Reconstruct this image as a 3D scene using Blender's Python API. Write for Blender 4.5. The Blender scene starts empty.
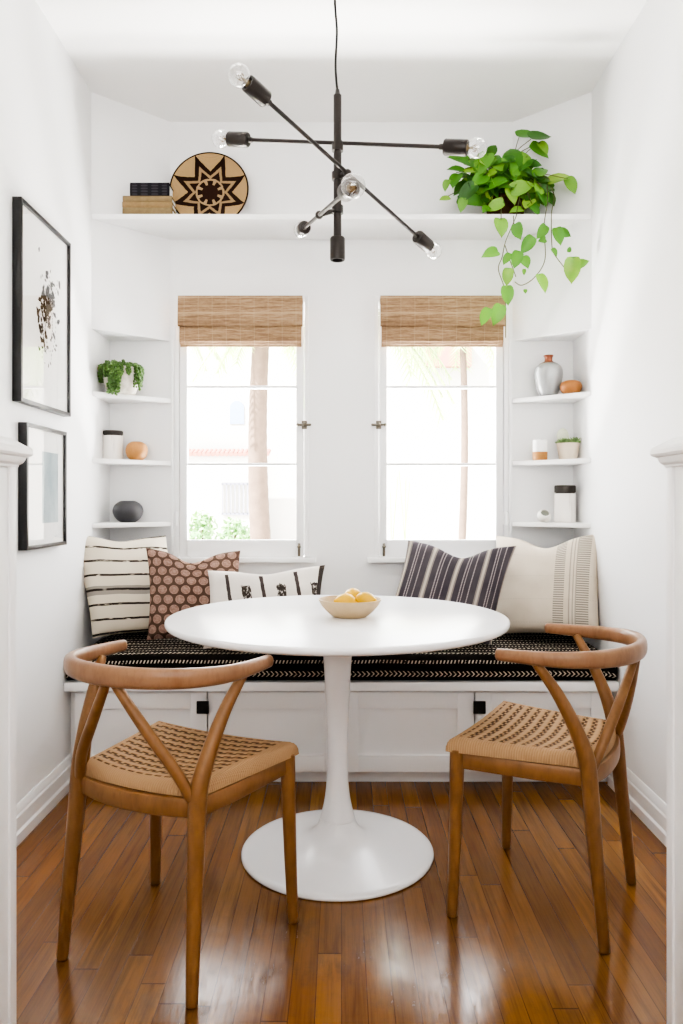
import bpy, bmesh, math, random
from mathutils import Vector, Matrix, noise as mnoise
random.seed(7)
PI = math.pi
S = bpy.context.scene
COL = S.collection
# ------------------------------------------------------------------ camera numbers (metres, camera looks along +Y)
EYE, FPX, CX, HZ = 1.095, 749.0, 341.5, 502.0
def at(px, py, d):
    return Vector(((px - CX) * d / FPX, d, EYE + (HZ - py) * d / FPX))

# ------------------------------------------------------------------ objects
def tag(o, label=None, cat=None, group=None, kind=None):
    if label: o['label'] = label
    if cat: o['category'] = cat
    if group: o['group'] = group
    if kind: o['kind'] = kind
    return o
def empty(name, loc=(0, 0, 0), rz=0.0):
    o = bpy.data.objects.new(name, None); COL.objects.link(o)
    o.empty_display_size = .05
    o.location = loc; o.rotation_euler = (0, 0, rz)
    return o
def thing(name, label, cat, loc=(0, 0, 0), rz=0.0, group=None):
    return tag(empty(name, loc, rz), label, cat, group)
def obj(name, bm, mat, parent=None, smooth=40):
    bmesh.ops.recalc_face_normals(bm, faces=bm.faces)
    if smooth:
        lim = math.radians(smooth)
        for f in bm.faces: f.smooth = True
        for e in bm.edges:
            if len(e.link_faces) == 2 and e.calc_face_angle(0) > lim: e.smooth = False
    me = bpy.data.meshes.new(name); bm.to_mesh(me); bm.free()
    mats = mat if isinstance(mat, (list, tuple)) else [mat]
    for m in mats: me.materials.append(m)
    o = bpy.data.objects.new(name, me); COL.objects.link(o)
    if parent: o.parent = parent
    return o
def struct(name, bm, mat, parent=None, smooth=40):
    o = obj(name, bm, mat, parent, smooth)
    if parent is None: o['kind'] = 'structure'
    return o
def copy_tree(o, parent=None):
    c = o.copy(); COL.objects.link(c); c.parent = parent
    for ch in [x for x in bpy.data.objects if x.parent is o]: copy_tree(ch, c)
    return c

# ------------------------------------------------------------------ mesh helpers
def BM(): return bmesh.new()
def box(bm, x0, x1, y0, y1, z0, z1, bev=0.0, mi=0, seg=2):
    vs = [bm.verts.new(p) for p in ((x0,y0,z0),(x1,y0,z0),(x1,y1,z0),(x0,y1,z0),(x0,y0,z1),(x1,y0,z1),(x1,y1,z1),(x0,y1,z1))]
    fs = [bm.faces.new([vs[i] for i in q]) for q in ((0,3,2,1),(4,5,6,7),(0,1,5,4),(1,2,6,5),(2,3,7,6),(3,0,4,7))]
    for f in fs: f.material_index = mi
    if bev > 0:
        es = list({e for f in fs for e in f.edges})
        r = bmesh.ops.bevel(bm, geom=es, offset=bev, segments=seg, profile=.6, affect='EDGES')
        for f in r['faces']: f.material_index = mi
    return bm
def prism(bm, pts, z0, z1, bev=0.0):
    lo = [bm.verts.new((p[0], p[1], z0)) for p in pts]; hi = [bm.verts.new((p[0], p[1], z1)) for p in pts]
    n = len(pts); fs = [bm.faces.new(lo[::-1]), bm.faces.new(hi)]
    for i in range(n): fs.append(bm.faces.new((lo[i], lo[(i+1) % n], hi[(i+1) % n], hi[i])))
    if bev: bmesh.ops.bevel(bm, geom=list({e for f in fs for e in f.edges}), offset=bev, segments=2, profile=.6, affect='EDGES')
    return bm
def lathe(bm, prof, n=48, c=(0, 0, 0), mi=0, sx=1, sy=1):
    rings = []
    for r, z in prof:
        if r < 1e-6: rings.append([bm.verts.new((c[0], c[1], c[2] + z))])
        else: rings.append([bm.verts.new((c[0] + sx*r*math.cos(2*PI*i/n), c[1] + sy*r*math.sin(2*PI*i/n), c[2] + z)) for i in range(n)])
    for a, b in zip(rings, rings[1:]):
        for i in range(n):
            j = (i + 1) % n
            if len(a) == 1 and len(b) == 1: continue
            if len(a) == 1: f = bm.faces.new((a[0], b[i], b[j]))
            elif len(b) == 1: f = bm.faces.new((a[i], a[j], b[0]))
            else: f = bm.faces.new((a[i], a[j], b[j], b[i]))
            f.material_index = mi
    return bm
def cat(pts, k=8):
    """Catmull-Rom through tuples of any length"""
    P = [pts[0]] + list(pts) + [pts[-1]]; out = []
    for i in range(1, len(P) - 2):
        for s in range(k):
            t = s / k
            out.append(tuple(.5*((2*b) + (-a + c)*t + (2*a - 5*b + 4*c - d)*t*t + (-a + 3*b - 3*c + d)*t**3) for a, b, c, d in zip(P[i-1], P[i], P[i+1], P[i+2])))
    out.append(tuple(pts[-1])); return out
def tube(bm, pts, rad, up=(0, 0, 1), n=12, ex=2.0, mi=0, dome=0.0):
    """sweep; rad = number, (r_up, r_side) or a list of these; ex>2 squares the section; dome rounds the ends"""
    P = [Vector(p[:3]) for p in pts]; m = len(P)
    R = rad if isinstance(rad, list) else [rad] * m
    R = [(r, r) if not isinstance(r, (tuple, list)) else tuple(r) for r in R]
    T = [((P[min(i+1, m-1)] - P[max(i-1, 0)]).normalized()) for i in range(m)]
    rows = []
    if dome:
        for q in (1.0, .8, .45): 
            s = math.sqrt(max(0.0, 1 - q*q)); s = max(s, .02)
            rows.append((P[0] - T[0]*dome*q, T[0], (R[0][0]*s, R[0][1]*s)))
    rows += [(P[i], T[i], R[i]) for i in range(m)]
    if dome:
        for q in (.45, .8, 1.0):
            s = max(math.sqrt(max(0.0, 1 - q*q)), .02)
            rows.append((P[-1] + T[-1]*dome*q, T[-1], (R[-1][0]*s, R[-1][1]*s)))
    u = Vector(up); rings = []
    for p, t, r in rows:
        a = u - t*u.dot(t)
        if a.length < 1e-4: a = t.orthogonal()
        a.normalize(); b = t.cross(a)
        ring = []
        for k in range(n):
            th = 2*PI*k/n; c, s = math.cos(th), math.sin(th)
            cc = math.copysign(abs(c)**(2/ex), c); ss = math.copysign(abs(s)**(2/ex), s)
            ring.append(bm.verts.new(p + a*cc*r[0] + b*ss*r[1]))
        rings.append(ring)
    for x, y in zip(rings, rings[1:]):
        for k in range(n): bm.faces.new((x[k], x[(k+1) % n], y[(k+1) % n], y[k])).material_index = mi
    bm.faces.new(rings[0][::-1]).material_index = mi; bm.faces.new(rings[-1]).material_index = mi
    return bm
def ball(bm, c, r, sub=2, sc=(1, 1, 1), mi=0):
    n0 = set(bm.faces)
    bmesh.ops.create_icosphere(bm, subdivisions=sub, radius=1, matrix=Matrix.Translation(c) @ Matrix.Diagonal((r*sc[0], r*sc[1], r*sc[2], 1)))
    if mi:
        for f in bm.faces:
            if f not in n0: f.material_index = mi
    return bm

# ------------------------------------------------------------------ node helpers
def lin(h):
    h = h.lstrip('#'); v = [int(h[i:i+2], 16)/255 for i in (0, 2, 4)]
    return tuple(c/12.92 if c <= .04045 else ((c + .055)/1.055)**2.4 for c in v) + (1.0,)
class X:
    """a tiny math-node expression"""
    def __init__(s, nt, k): s.nt, s.k = nt, k
    def op(s, o, b=None, c=None, clamp=False):
        n = s.nt.nodes.new('ShaderNodeMath'); n.operation = o; n.use_clamp = clamp
        for i, v in enumerate((s, b, c)):
            if v is None: continue
            if isinstance(v, X): s.nt.links.new(v.k, n.inputs[i])
            else: n.inputs[i].default_value = v
        return X(s.nt, n.outputs[0])
    def __add__(s, b): return s.op('ADD', b)
    def __sub__(s, b): return s.op('SUBTRACT', b)
    def __mul__(s, b): return s.op('MULTIPLY', b)
    def __truediv__(s, b): return s.op('DIVIDE', b)
    def fract(s): return s.op('FRACT')
    def floor(s): return s.op('FLOOR')
    def abs(s): return s.op('ABSOLUTE')
    def sin(s): return s.op('SINE')
    def lt(s, b): return s.op('LESS_THAN', b)
    def gt(s, b): return s.op('GREATER_THAN', b)
    def mx(s, b): return s.op('MAXIMUM', b)
    def mn(s, b): return s.op('MINIMUM', b)
    def sqrt(s): return s.op('SQRT')
    def inv(s): return s*-1.0 + 1.0
    def step(s, a, b):                                  # soft step a..b
        n = s.nt.nodes.new('ShaderNodeMapRange'); n.interpolation_type = 'SMOOTHSTEP'
        s.nt.links.new(s.k, n.inputs[0]); n.inputs[1].default_value = a; n.inputs[2].default_value = b
        return X(s.nt, n.outputs[0])
class Mat:
    def __init__(s, name, col='#cccccc', rough=.5, spec=.5, metal=0.0, vary=.06, vscale=6.0, sheen=0.0, coat=0.0):
        m = bpy.data.materials.new(name); m.use_nodes = True
        s.m, s.nt = m, m.node_tree; s.p = s.nt.nodes['Principled BSDF']
        p = s.p; p.inputs['Roughness'].default_value = rough; p.inputs['Specular IOR Level'].default_value = spec
        p.inputs['Metallic'].default_value = metal; p.inputs['Sheen Weight'].default_value = sheen; p.inputs['Coat Weight'].default_value = coat
        c = lin(col); s.base = c; p.inputs['Base Color'].default_value = c
        if vary:
            n = s.noise(vscale, 3)
            d = tuple(v*(1 - vary) for v in c[:3]) + (1,)
            s.color(s.mix(n, d, c))
    def coords(s, which='Object'):
        t = s.nt.nodes.new('ShaderNodeTexCoord'); return t.outputs[which]
    def scaled(s, sc, which='Object', rot=(0, 0, 0), loc=(0, 0, 0)):
        mp = s.nt.nodes.new('ShaderNodeMapping'); mp.inputs['Scale'].default_value = sc; mp.inputs['Rotation'].default_value = rot; mp.inputs['Location'].default_value = loc
        s.nt.links.new(s.coords(which), mp.inputs[0]); return mp.outputs[0]
    def xyz(s, which='Object'):
        n = s.nt.nodes.new('ShaderNodeSeparateXYZ'); s.nt.links.new(s.coords(which), n.inputs[0])
        return [X(s.nt, n.outputs[i]) for i in range(3)]
    def noise(s, scale, detail=4, vec=None, rough=.55, dist=0.0):
        n = s.nt.nodes.new('ShaderNodeTexNoise'); n.inputs['Scale'].default_value = scale; n.inputs['Detail'].default_value = detail
        n.inputs['Roughness'].default_value = rough; n.inputs['Distortion'].default_value = dist
        s.nt.links.new(vec if vec is not None else s.coords(), n.inputs['Vector'])
        return X(s.nt, n.outputs[0])
    def white(s, vec):
        n = s.nt.nodes.new('ShaderNodeTexWhiteNoise'); s.nt.links.new(vec, n.inputs['Vector']); return X(s.nt, n.outputs[0])
    def comb(s, a, b, c=0.0):
        n = s.nt.nodes.new('ShaderNodeCombineXYZ')
        for i, v in enumerate((a, b, c)):
            if isinstance(v, X): s.nt.links.new(v.k, n.inputs[i])
            else: n.inputs[i].default_value = v
        return n.outputs[0]
    def _in(s, sock, v):
        if isinstance(v, X): s.nt.links.new(v.k, sock)
        elif isinstance(v, str): sock.default_value = lin(v)
        elif isinstance(v, (int, float, tuple)): sock.default_value = v
        else: s.nt.links.new(v, sock)
    def mix(s, f, a, b, blend='MIX'):
        n = s.nt.nodes.new('ShaderNodeMix'); n.data_type = 'RGBA'; n.blend_type = blend
        s._in(n.inputs[0], f); s._in(n.inputs[6], a); s._in(n.inputs[7], b); return n.outputs[2]
    def ramp(s, f, stops, interp='LINEAR'):
        n = s.nt.nodes.new('ShaderNodeValToRGB'); r = n.color_ramp; r.interpolation = interp
        while len(r.elements) < len(stops): r.elements.new(.5)
        for e, (p, c) in zip(r.elements, stops): e.position = p; e.color = lin(c)
        s.nt.links.new(f.k, n.inputs[0]); return n.outputs[0]
    def color(s, k): s.nt.links.new(k, s.p.inputs['Base Color']); return s
    def rough(s, k): s.nt.links.new(k.k, s.p.inputs['Roughness']); return s
    def bump(s, h, strength=.3, dist=.01):
        n = s.nt.nodes.new('ShaderNodeBump'); n.inputs['Strength'].default_value = strength; n.inputs['Distance'].default_value = dist
        s.nt.links.new(h.k, n.inputs['Height']); s.nt.links.new(n.outputs[0], s.p.inputs['Normal']); return s
def glassy(name, tint=(1, 1, 1, 1), rim=.05, face=1.0, rough=0.0, ior=1.45):
    """thin clear glass: clear where seen straight on, mirror-like at grazing angles"""
    m = bpy.data.materials.new(name); m.use_nodes = True; nt = m.node_tree; nt.nodes.clear()
    out = nt.nodes.new('ShaderNodeOutputMaterial'); mx = nt.nodes.new('ShaderNodeMixShader')
    tr = nt.nodes.new('ShaderNodeBsdfTransparent'); tr.inputs[0].default_value = tint
    gl = nt.nodes.new('ShaderNodeBsdfGlossy'); gl.inputs['Roughness'].default_value = rough
    lw = nt.nodes.new('ShaderNodeLayerWeight'); fr = nt.nodes.new('ShaderNodeMath'); fr.operation = 'POWER'; fr.inputs[1].default_value = 4.0
    nt.links.new(lw.outputs['Facing'], fr.inputs[0])
    ad = nt.nodes.new('ShaderNodeMath'); ad.operation = 'MULTIPLY_ADD'; ad.inputs[1].default_value = face; ad.inputs[2].default_value = rim; ad.use_clamp = True
    nt.links.new(fr.outputs[0], ad.inputs[0]); nt.links.new(ad.outputs[0], mx.inputs[0])
    nt.links.new(tr.outputs[0], mx.inputs[1]); nt.links.new(gl.outputs[0], mx.inputs[2]); nt.links.new(mx.outputs[0], out.inputs[0])
    return m

# ------------------------------------------------------------------ materials
def wall_mat(name, col):
    w = Mat(name, col, .6, .3, vary=.015, vscale=2.0); w.bump(w.noise(55, 3), .05, .004); return w.m
WALL = wall_mat('wall_paint', '#ececec')
CEIL = wall_mat('ceiling_paint', '#efeeec')
TRIM = Mat('white_gloss_paint', '#ededed', .35, .5, vary=.02).m
SHELF = Mat('white_shelf_paint', '#f0f0ef', .4, .5, vary=.02).m
TULIP = Mat('white_lacquer', '#e9e9ea', .24, .5, vary=.01).m
DARK = Mat('dark_bronze_metal', '#37322f', .38, .5, metal=.4, vary=.2, vscale=30).m
BLACKMETAL = Mat('black_iron', '#141311', .45, .5, metal=.3, vary=.2, vscale=40).m
PULL = Mat('black_pull', '#121212', .5, .4, vary=.1).m
PEWTER = Mat('worn_brass', '#7b7468', .4, .5, metal=.8, vary=.3, vscale=60).m
PANE = glassy('window_glass', rim=0.0, face=.5)
PICGLASS = glassy('picture_glass', rim=0.02, face=.6)
BULB = glassy('bulb_glass', rim=.22, face=1.0, tint=(.99, .99, .99, 1))

def floor_mat():
    w = Mat('oak_strip_floor', '#8a5426', .25, .55, vary=0)
    x, y, z = w.xyz()
    pw = .057
    row = (x/pw).floor()
    r1 = w.white(w.comb(row, 3.0))
    yy = y + r1*7.0
    seg = (yy/1.35).floor()
    rnd = w.white(w.comb(row, seg, 1.0))
    rnd2 = w.white(w.comb(row, seg, 5.0))
    g = w.noise(1.0, 6, w.comb(x*46.0 + rnd*30.0, y*2.2 + rnd2*20.0, rnd*9.0), .6, .6)
    fine = w.noise(1.0, 3, w.comb(x*260.0, y*7.0, rnd*3.0), .6)
    c1 = w.ramp(rnd, [(0, '#6a4522'), (.35, '#7b5227'), (.65, '#875c2b'), (.85, '#946a33'), (1, '#aa7d40')])
    c2 = w.mix(g.step(.22, .62), '#4e2d14', c1)
    c3 = w.mix(fine.step(.35, .6)*.35, c2, w.mix(.5, c1, '#a5733a'))
    big = w.noise(1.1, 3).step(.4, .65)
    c3 = w.mix(big*.5, c3, w.mix(1.0, c3, '#c0954a', 'SOFT_LIGHT'))
    # traffic wear around the table, nearer the doorway
    wx = (x - .0).abs().step(.25, .85).inv(); wy = y.step(1.75, 2.35).inv()
    pat = w.noise(7.0, 5, None, .7).step(.42, .62)*w.noise(1.0, 5, w.comb(x*60.0, y*9.0), .7).step(.4, .6)
    wear = wx*wy*pat
    dk = w.noise(.9, 2, w.comb(x, y*.6, 7.0)).step(.35, .6)
    c3 = w.mix(dk*.35, c3, w.mix(.5, c3, '#3c2412'))
    c4 = w.mix(wear*.4, c3, '#35281d')
    fx = (x/pw).fract(); gap = ((fx - .5).abs()).gt(.482)
    fy = (yy/1.35).fract(); gap2 = (fy - .5).abs().gt(.4985)
    gp = gap.mx(gap2)
    c4 = w.mix(.22, c4, '#82603e')
    w.color(w.mix(gp*.6, c4, '#28150c'))
    scr = w.noise(1.0, 4, w.comb(x*120.0, y*26.0), .65)
    rr = w.noise(5.0, 4)*.10 + wear*.09 + .07 + scr*.12
    und = w.noise(2.2, 2)*.10 + gp*-.3 + g*.04 + (fx - .5)*(rnd2 - .5)*.42 + scr*.05 + wear*scr*.12
    w.rough(rr); w.bump(und, .22, .006)
    return w.m
FLOOR = floor_mat()

def wood(name, a, b, c, rough=.35):
    w = Mat(name, a, rough, .4, vary=0)
    n = w.noise(1.0, 5, w.scaled((14, 14, 6)), .6, .8); f = w.noise(1.0, 3, w.scaled((110, 110, 30)), .5)
    k = w.mix(n.step(.3, .7), a, b); w.color(w.mix(f.step(.45, .75)*.3, k, c)); w.bump(f, .06, .002)
    return w.m
OAK = wood('oiled_oak', '#8c653f', '#7d5834', '#69492b')
OAKRAIL = wood('steamed_oak', '#967256', '#886448', '#74533b', .3)

def cord_mat():
    w = Mat('paper_cord', '#c2a078', .75, .2, vary=0)
    u, v, _ = w.xyz('UV')
    a = (u - .5).abs()*2.0; b = (v - .5).abs()*2.0
    edge = a.mx(b)
    inner = edge.lt(.84)
    # border cords run across the rails
    side = a.gt(b)
    lines_s = ((v*58.0).fract() - .5).abs(); lines_f = ((u*58.0).fract() - .5).abs()
    bl = lines_s*side + lines_f*side.inv()
    # woven middle: rows of short cord pairs over and under
    rowi = (v*13.0).floor(); off = (rowi*.5).fract()
    ru = ((u*14.0 + off).fract() - .5).abs(); rv = ((v*13.0).fract() - .5).abs()
    hole = rv.step(.16, .36)*ru.step(.27, .42).inv()
    strand = ((u*68.0).fract() - .5).abs()
    cb = w.mix(bl.step(.3, .5)*.45, '#b08f6c', '#785a40')
    ci = w.mix(hole*.95, w.mix(strand.step(.3, .5)*.3, '#b08f6c', '#70543a'), '#3c281a')
    n = w.noise(18, 3)
    w.color(w.mix(n*.25, w.mix(inner, cb, ci), '#a98256'))
    h = (bl*-.6 + .5)*inner.inv() + inner*(rv*-1.2 + hole*-.9 + ru*.3 + .7)
    w.bump(h, .8, .006)
    return w.m
CORD = cord_mat()

def bamboo_mat():
    w = Mat('woven_bamboo', '#b78f62', .7, .2, vary=0)
    x, y, z = w.xyz()
    sl = (z*230.0); i = sl.floor()
    n = w.noise(1.0, 3, w.comb(x*14.0, i*3.7, 0.0), .6); n2 = w.noise(1.0, 2, w.comb(x*2.2, z*24.0, 4.0))
    k = w.ramp(n*.65 + n2*.35, [(.25, '#6a5341'), (.42, '#8b7056'), (.55, '#a4896c'), (.75, '#c0a88a')])
    f = (sl.fract() - .5).abs().step(.3, .5)
    thread = ((x*16.0).fract() - .5).abs().gt(.475)
    k = w.mix(f*.4, k, '#6a5138'); k = w.mix(thread*.10, k, '#e6d5b4')
    band = w.noise(1.0, 1, w.comb(.0, z*60.0, 9.0)).step(.6, .7)
    w.color(w.mix(band*.45, k, '#cbb490')); w.bump(f*-1.0 + n*.4, .5, .004)
    return w.m
BAMBOO = bamboo_mat()

def mud_mat():
    w = Mat('black_mudcloth', '#17130f', .9, .1, vary=0, sheen=0.0)
    u, v, _ = w.xyz('UV')                       # metres
    wob = w.noise(5.0, 2, w.comb(u, v), .5)*.008
    vv = v + wob
    per = .046
    rv = (vv/per).fract(); ri = (vv/per).floor(); alt = (ri*.5).fract()*2.0
    jit = w.noise(60, 2, w.comb(u, v))*.15
    d = (rv - .5).abs()
    arrow = ((u*58.0 + d*2.6).fract()).lt(jit + .26)*d.lt(.24)
    dash = ((u*74.0 - rv*1.2).fract()).lt(jit + .3)*d.lt(.13)
    ink = arrow*alt.inv() + dash*alt
    blot = w.noise(90, 2, w.comb(u, v)).step(.3, .5)
    w.color(w.mix(ink*blot*.85, w.mix(w.noise(30, 2), '#0d0b0a', '#211c18'), '#cfc5b4'))
    w.bump(w.noise(400, 2) + ink*.5, .4, .003)
    return w.m
MUD = mud_mat()

def fabric(name, builder, rough=.9, vary=.06):
    w = Mat(name, '#dddddd', rough, .1, vary=0)
    u, v, _ = w.xyz('UV')
    c = builder(w, u, v)
    weave = ((u*190.0).fract() - .5).abs() + ((v*190.0).fract() - .5).abs()
    n = w.noise(7, 4)
    w.color(w.mix(n*.16, c, '#b8b0a6')); w.bump(weave + w.noise(12, 3)*2.0, .25, .004)
    return w.m
def f_stripe(w, u, v):                           # cream with thin black stripes and one grey band
    vv = v + w.noise(4, 2, w.comb(u, v))*.02 - .01
    ln = ((vv*7.2 + .35).fract() - .5).abs().lt(.075)
    thick = w.noise(9, 2, w.comb(u, v*4.0)).step(.3, .45)
    band = vv.gt(.388)*vv.lt(.472)
    c = w.mix(band*.85, '#d6ccba', '#857f79')
    return w.mix(ln*thick, c, '#231c18')
def f_medal(w, u, v):                            # brown with rows of pale medallions
    U, V = u*8.2, v*4.8
    def d(a, b):
        x = (U + a).fract() - .5; y = ((V + b).fract() - .5)*1.75
        return (x*x + y*y).sqrt()
    dd = d(0.0, 0.0).mn(d(.5, .5))
    n = w.noise(40, 3, w.comb(u, v)).step(.3, .7)
    disc = dd.lt(.40); ring = dd.gt(.24)*dd.lt(.29)
    c = w.mix(disc, '#4a3327', w.mix(n, '#84665a', '#a08274'))
    return w.mix(ring*.35, c, '#63483b')
def f_ikat(w, u, v):                             # off-white with dark bars and smudges
    uu = u + (v - .5).abs()*.10 + (v*.04)
    p = (uu*3.45 + .3375).fract()
    edge = w.noise(26, 4, w.comb(u*1.5, v*.5)).op('SUBTRACT', .5)*.12
    bar = (p - .2).abs().lt(edge*.35 + .055)*(v - .5).abs().lt(.42)
    sm = u.gt(.2)*((p - .717).abs() + edge).lt(.13)*((v - .52).abs() + edge).lt(.23)
    fade = w.noise(18, 4, w.comb(u*3.0, v)).step(.34, .5)
    side = u.gt(.955) 
    c = w.mix(w.noise(5, 3, w.comb(u, v)), '#e2dcd4', '#d2cbc3')
    c = w.mix(sm*fade, c, '#2a2220'); c = w.mix(bar, c, '#3a3030')
    return w.mix(side, c, '#2c2422')
def f_navy(w, u, v):                             # charcoal blue with pale stripe groups
    uu = u + w.noise(3, 2, w.comb(u, v))*.006
    c = '#4b4750'; hatch = ((v*60.0).fract() - .5).abs().step(.15, .4)
    p = (uu*4.1 + .12).fract()
    wide = (p - .25).abs().lt(.10); core = (p - .25).abs().lt(.045)
    th = (p - .58).abs().lt(.022).mx((p - .68).abs().lt(.018)).mx((p - .9).abs().lt(.02))
    k = w.mix(w.noise(14, 3, w.comb(u*8.0, v)), '#2f2b35', '#423d48')
    k = w.mix(wide*.6, k, '#948d85'); k = w.mix(core*.8, k, '#bdb3a4')
    return w.mix(th*(hatch*.5 + .4), k, '#a8a19f')
def f_cream(w, u, v):                            # cream with grey woven bands
    dash = ((v*46.0).fract()).lt(.55)
    b1 = (u - .655).abs().lt(.045); b2 = (u - .86).abs().lt(.055)
    l1 = ((u*56.0).fract()).lt(.5)
    edge = (u - .745).abs().lt(.006).mx((u - .775).abs().lt(.005)).mx((u - .80).abs().lt(.005))
    ghost = ((v*4.5).fract() - .5).abs().lt(.02)*((u*40.0).fract().lt(.6))
    c = w.mix(w.noise(6, 3, w.comb(u, v)), '#d9cfbf', '#cbbfad')
    c = w.mix((b1.mx(b2))*dash*.85, c, '#77726b'); c = w.mix(edge*.55, c, '#6f6a66')
    return w.mix(ghost*.25, c, '#a79f92')
F_STRIPE = fabric('striped_cream_cloth', f_stripe); F_MEDAL = fabric('medallion_cloth', f_medal)
F_IKAT = fabric('smudged_bar_cloth', f_ikat); F_NAVY = fabric('charcoal_striped_cloth', f_navy); F_CREAM = fabric('cream_banded_cloth', f_cream)
F_DARKBACK = Mat('dark_backing_cloth', '#3a322e', .95, .1, vary=.2, vscale=40).m
F_TANBACK = Mat('tan_backing_cloth', '#8a7264', .95, .1, vary=.2, vscale=40).m
F_CREAMBACK = Mat('cream_backing_cloth', '#d9d0c4', .95, .1, vary=.1, vscale=40).m
F_GREYBACK = Mat('grey_backing_cloth', '#56525a', .95, .1, vary=.1, vscale=40).m

def leaf_mat(name, stops, rough=.35):
    w = Mat(name, '#3a6a22', rough, .5, vary=0)
    g = w.nt.nodes.new('ShaderNodeNewGeometry'); r = X(w.nt, g.outputs['Random Per Island'])
    n = w.noise(30, 3)
    w.color(w.ramp(r*.8 + n*.2, stops)); w.p.inputs['Subsurface Weight'].default_value = 0
    # light through the leaf
    tr = w.nt.nodes.new('ShaderNodeBsdfTranslucent'); mx = w.nt.nodes.new('ShaderNodeMixShader'); mx.inputs[0].default_value = .12
    out = w.nt.nodes['Material Output']
    tr.inputs[0].default_value = lin('#8ac23c')
    w.nt.links.new(w.p.outputs[0], mx.inputs[1]); w.nt.links.new(tr.outputs[0], mx.inputs[2]); w.nt.links.new(mx.outputs[0], out.inputs[0])
    return w.m
POTHOS = leaf_mat('pothos_leaf', [(0, '#1e4214'), (.3, '#2f621d'), (.55, '#4a8228'), (.8, '#759f38'), (1, '#a6bd55')])
POTHOSY = leaf_mat('young_pothos_leaf', [(0, '#2f6a1c'), (.5, '#4a8626'), (.85, '#6f9c34'), (1, '#98ab48')])
PEARL = leaf_mat('string_leaf', [(0, '#2f4a1d'), (.5, '#44662b'), (1, '#6a8a45')])
SUCC = leaf_mat('succulent_leaf', [(0, '#5f7f4c'), (1, '#9bb27c')])
VINE = Mat('vine_stem', '#5a5a34', .6, vary=.2).m

# ------------------------------------------------------------------ room numbers
HW, YB, YC, CH = 1.052, 3.40, 3.15, 2.82        # half width, back wall, start of the corner walls, ceiling
XD = .777                                       # where the corner walls meet the back wall
NT = 1.825                                      # top of the corner niches
WCX, WHW, WZ0, WZ1 = .453, .304, .845, 2.030    # window centre, half width, bottom, top

# ---- shell
b = BM(); box(b, -2.6, 2.6, -2.6, 3.52, -.1, 0); struct('floor', b, FLOOR)
b = BM(); box(b, -2.7, 2.7, -2.7, 3.56, CH, CH + .12); struct('ceiling', b, CEIL)
b = BM()
for x0, x1, z0, z1 in ((-1.3, 1.3, 0, WZ0 - .02), (-1.3, 1.3, WZ1, CH), (-1.3, -WCX - WHW, WZ0 - .02, WZ1), (WCX + WHW, 1.3, WZ0 - .02, WZ1), (-WCX + WHW, WCX - WHW, WZ0 - .02, WZ1)):
    box(b, x0, x1, YB, YB + .15, z0, z1)
struct('wall_back', b, WALL)
for s, nm in ((-1, 'left'), (1, 'right')):
    b = BM(); x = [s*HW, s*(HW + .14)]; box(b, min(x), max(x), 1.30, YB, 0, CH); struct('wall_' + nm, b, WALL)
    b = BM(); x = [s*2.5, s*2.62]; box(b, min(x), max(x), -2.6, 1.30, 0, CH); struct('wall_outer_' + nm, b, WALL)
    b = BM(); x = [s*(HW + .14), s*2.6]; box(b, min(x), max(x), 1.30, 1.42, 0, CH); struct('wall_return_' + nm, b, WALL)
    # slanted corner wall above the niche
    b = BM(); pts = [(s*HW, YC), (s*XD, YB), (s*HW, YB)]
    prism(b, pts if s > 0 else pts[::-1], NT, CH); struct('wall_corner_' + nm, b, WALL, smooth=0)
    # upright between the niche and the window
    b = BM(); x = [s*(XD - .019), s*(XD - .007)]; box(b, min(x), max(x), YB - .020, YB - .001, .53, NT, .003); struct('trim_%d' % (1 if s < 0 else 2), b, TRIM)
    # baseboard
    b = BM()
    x0 = s*HW; prof = [(0, 0), (.022, 0), (.022, .035), (.016, .042), (.016, .085), (.012, .09), (.010, .108), (.004, .118), (0, .118)]
    r0 = [b.verts.new((x0 - s*p, 1.32, z)) for p, z in prof]; r1 = [b.verts.new((x0 - s*p, 2.90, z)) for p, z in prof]
    for i in range(len(prof)):
        j = (i + 1) % len(prof); b.faces.new((r0[i], r0[j], r1[j], r1[i]))
    b.faces.new(r0); b.faces.new(r1[::-1]); struct('baseboard_' + nm, b, TRIM, smooth=25)
    # half wall at the opening, with a moulded cap
    b = BM(); xi = .581
    x = [s*xi, s*HW]; box(b, min(x), max(x), 1.315, 1.34, 0, 1.162, .002)
    x = [s*(xi + .004), s*HW]; box(b, min(x), max(x), 1.20, 1.316, 0, 1.162, .002)
    hw_ = struct('wall_half_' + nm, b, TRIM)
    b = BM(); rings = []
    for o, z in ((.002, 1.157), (.003, 1.161), (.008, 1.165), (.011, 1.171), (.012, 1.175), (.018, 1.177), (.021, 1.181), (.021, 1.188), (.018, 1.193), (.012, 1.196), (-.006, 1.208), (-.014, 1.210)):
        a, c_ = s*(xi - o), s*(HW - .002)
        rings.append([b.verts.new(p) for p in ((a, 1.20 - o, z), (c_, 1.20 - o, z), (c_, 1.34 + o, z), (a, 1.34 + o, z))])
    for p, q in zip(rings, rings[1:]):
        for i in range(4): b.faces.new((p[i], p[(i+1) % 4], q[(i+1) % 4], q[i]))
    b.faces.new(rings[0]); b.faces.new(rings[-1]); struct('cap', b, TRIM, hw_, smooth=20)
b = BM(); box(b, -2.6, 2.6, -2.72, -2.6, 0, CH); struct('wall_rear', b, WALL)

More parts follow.
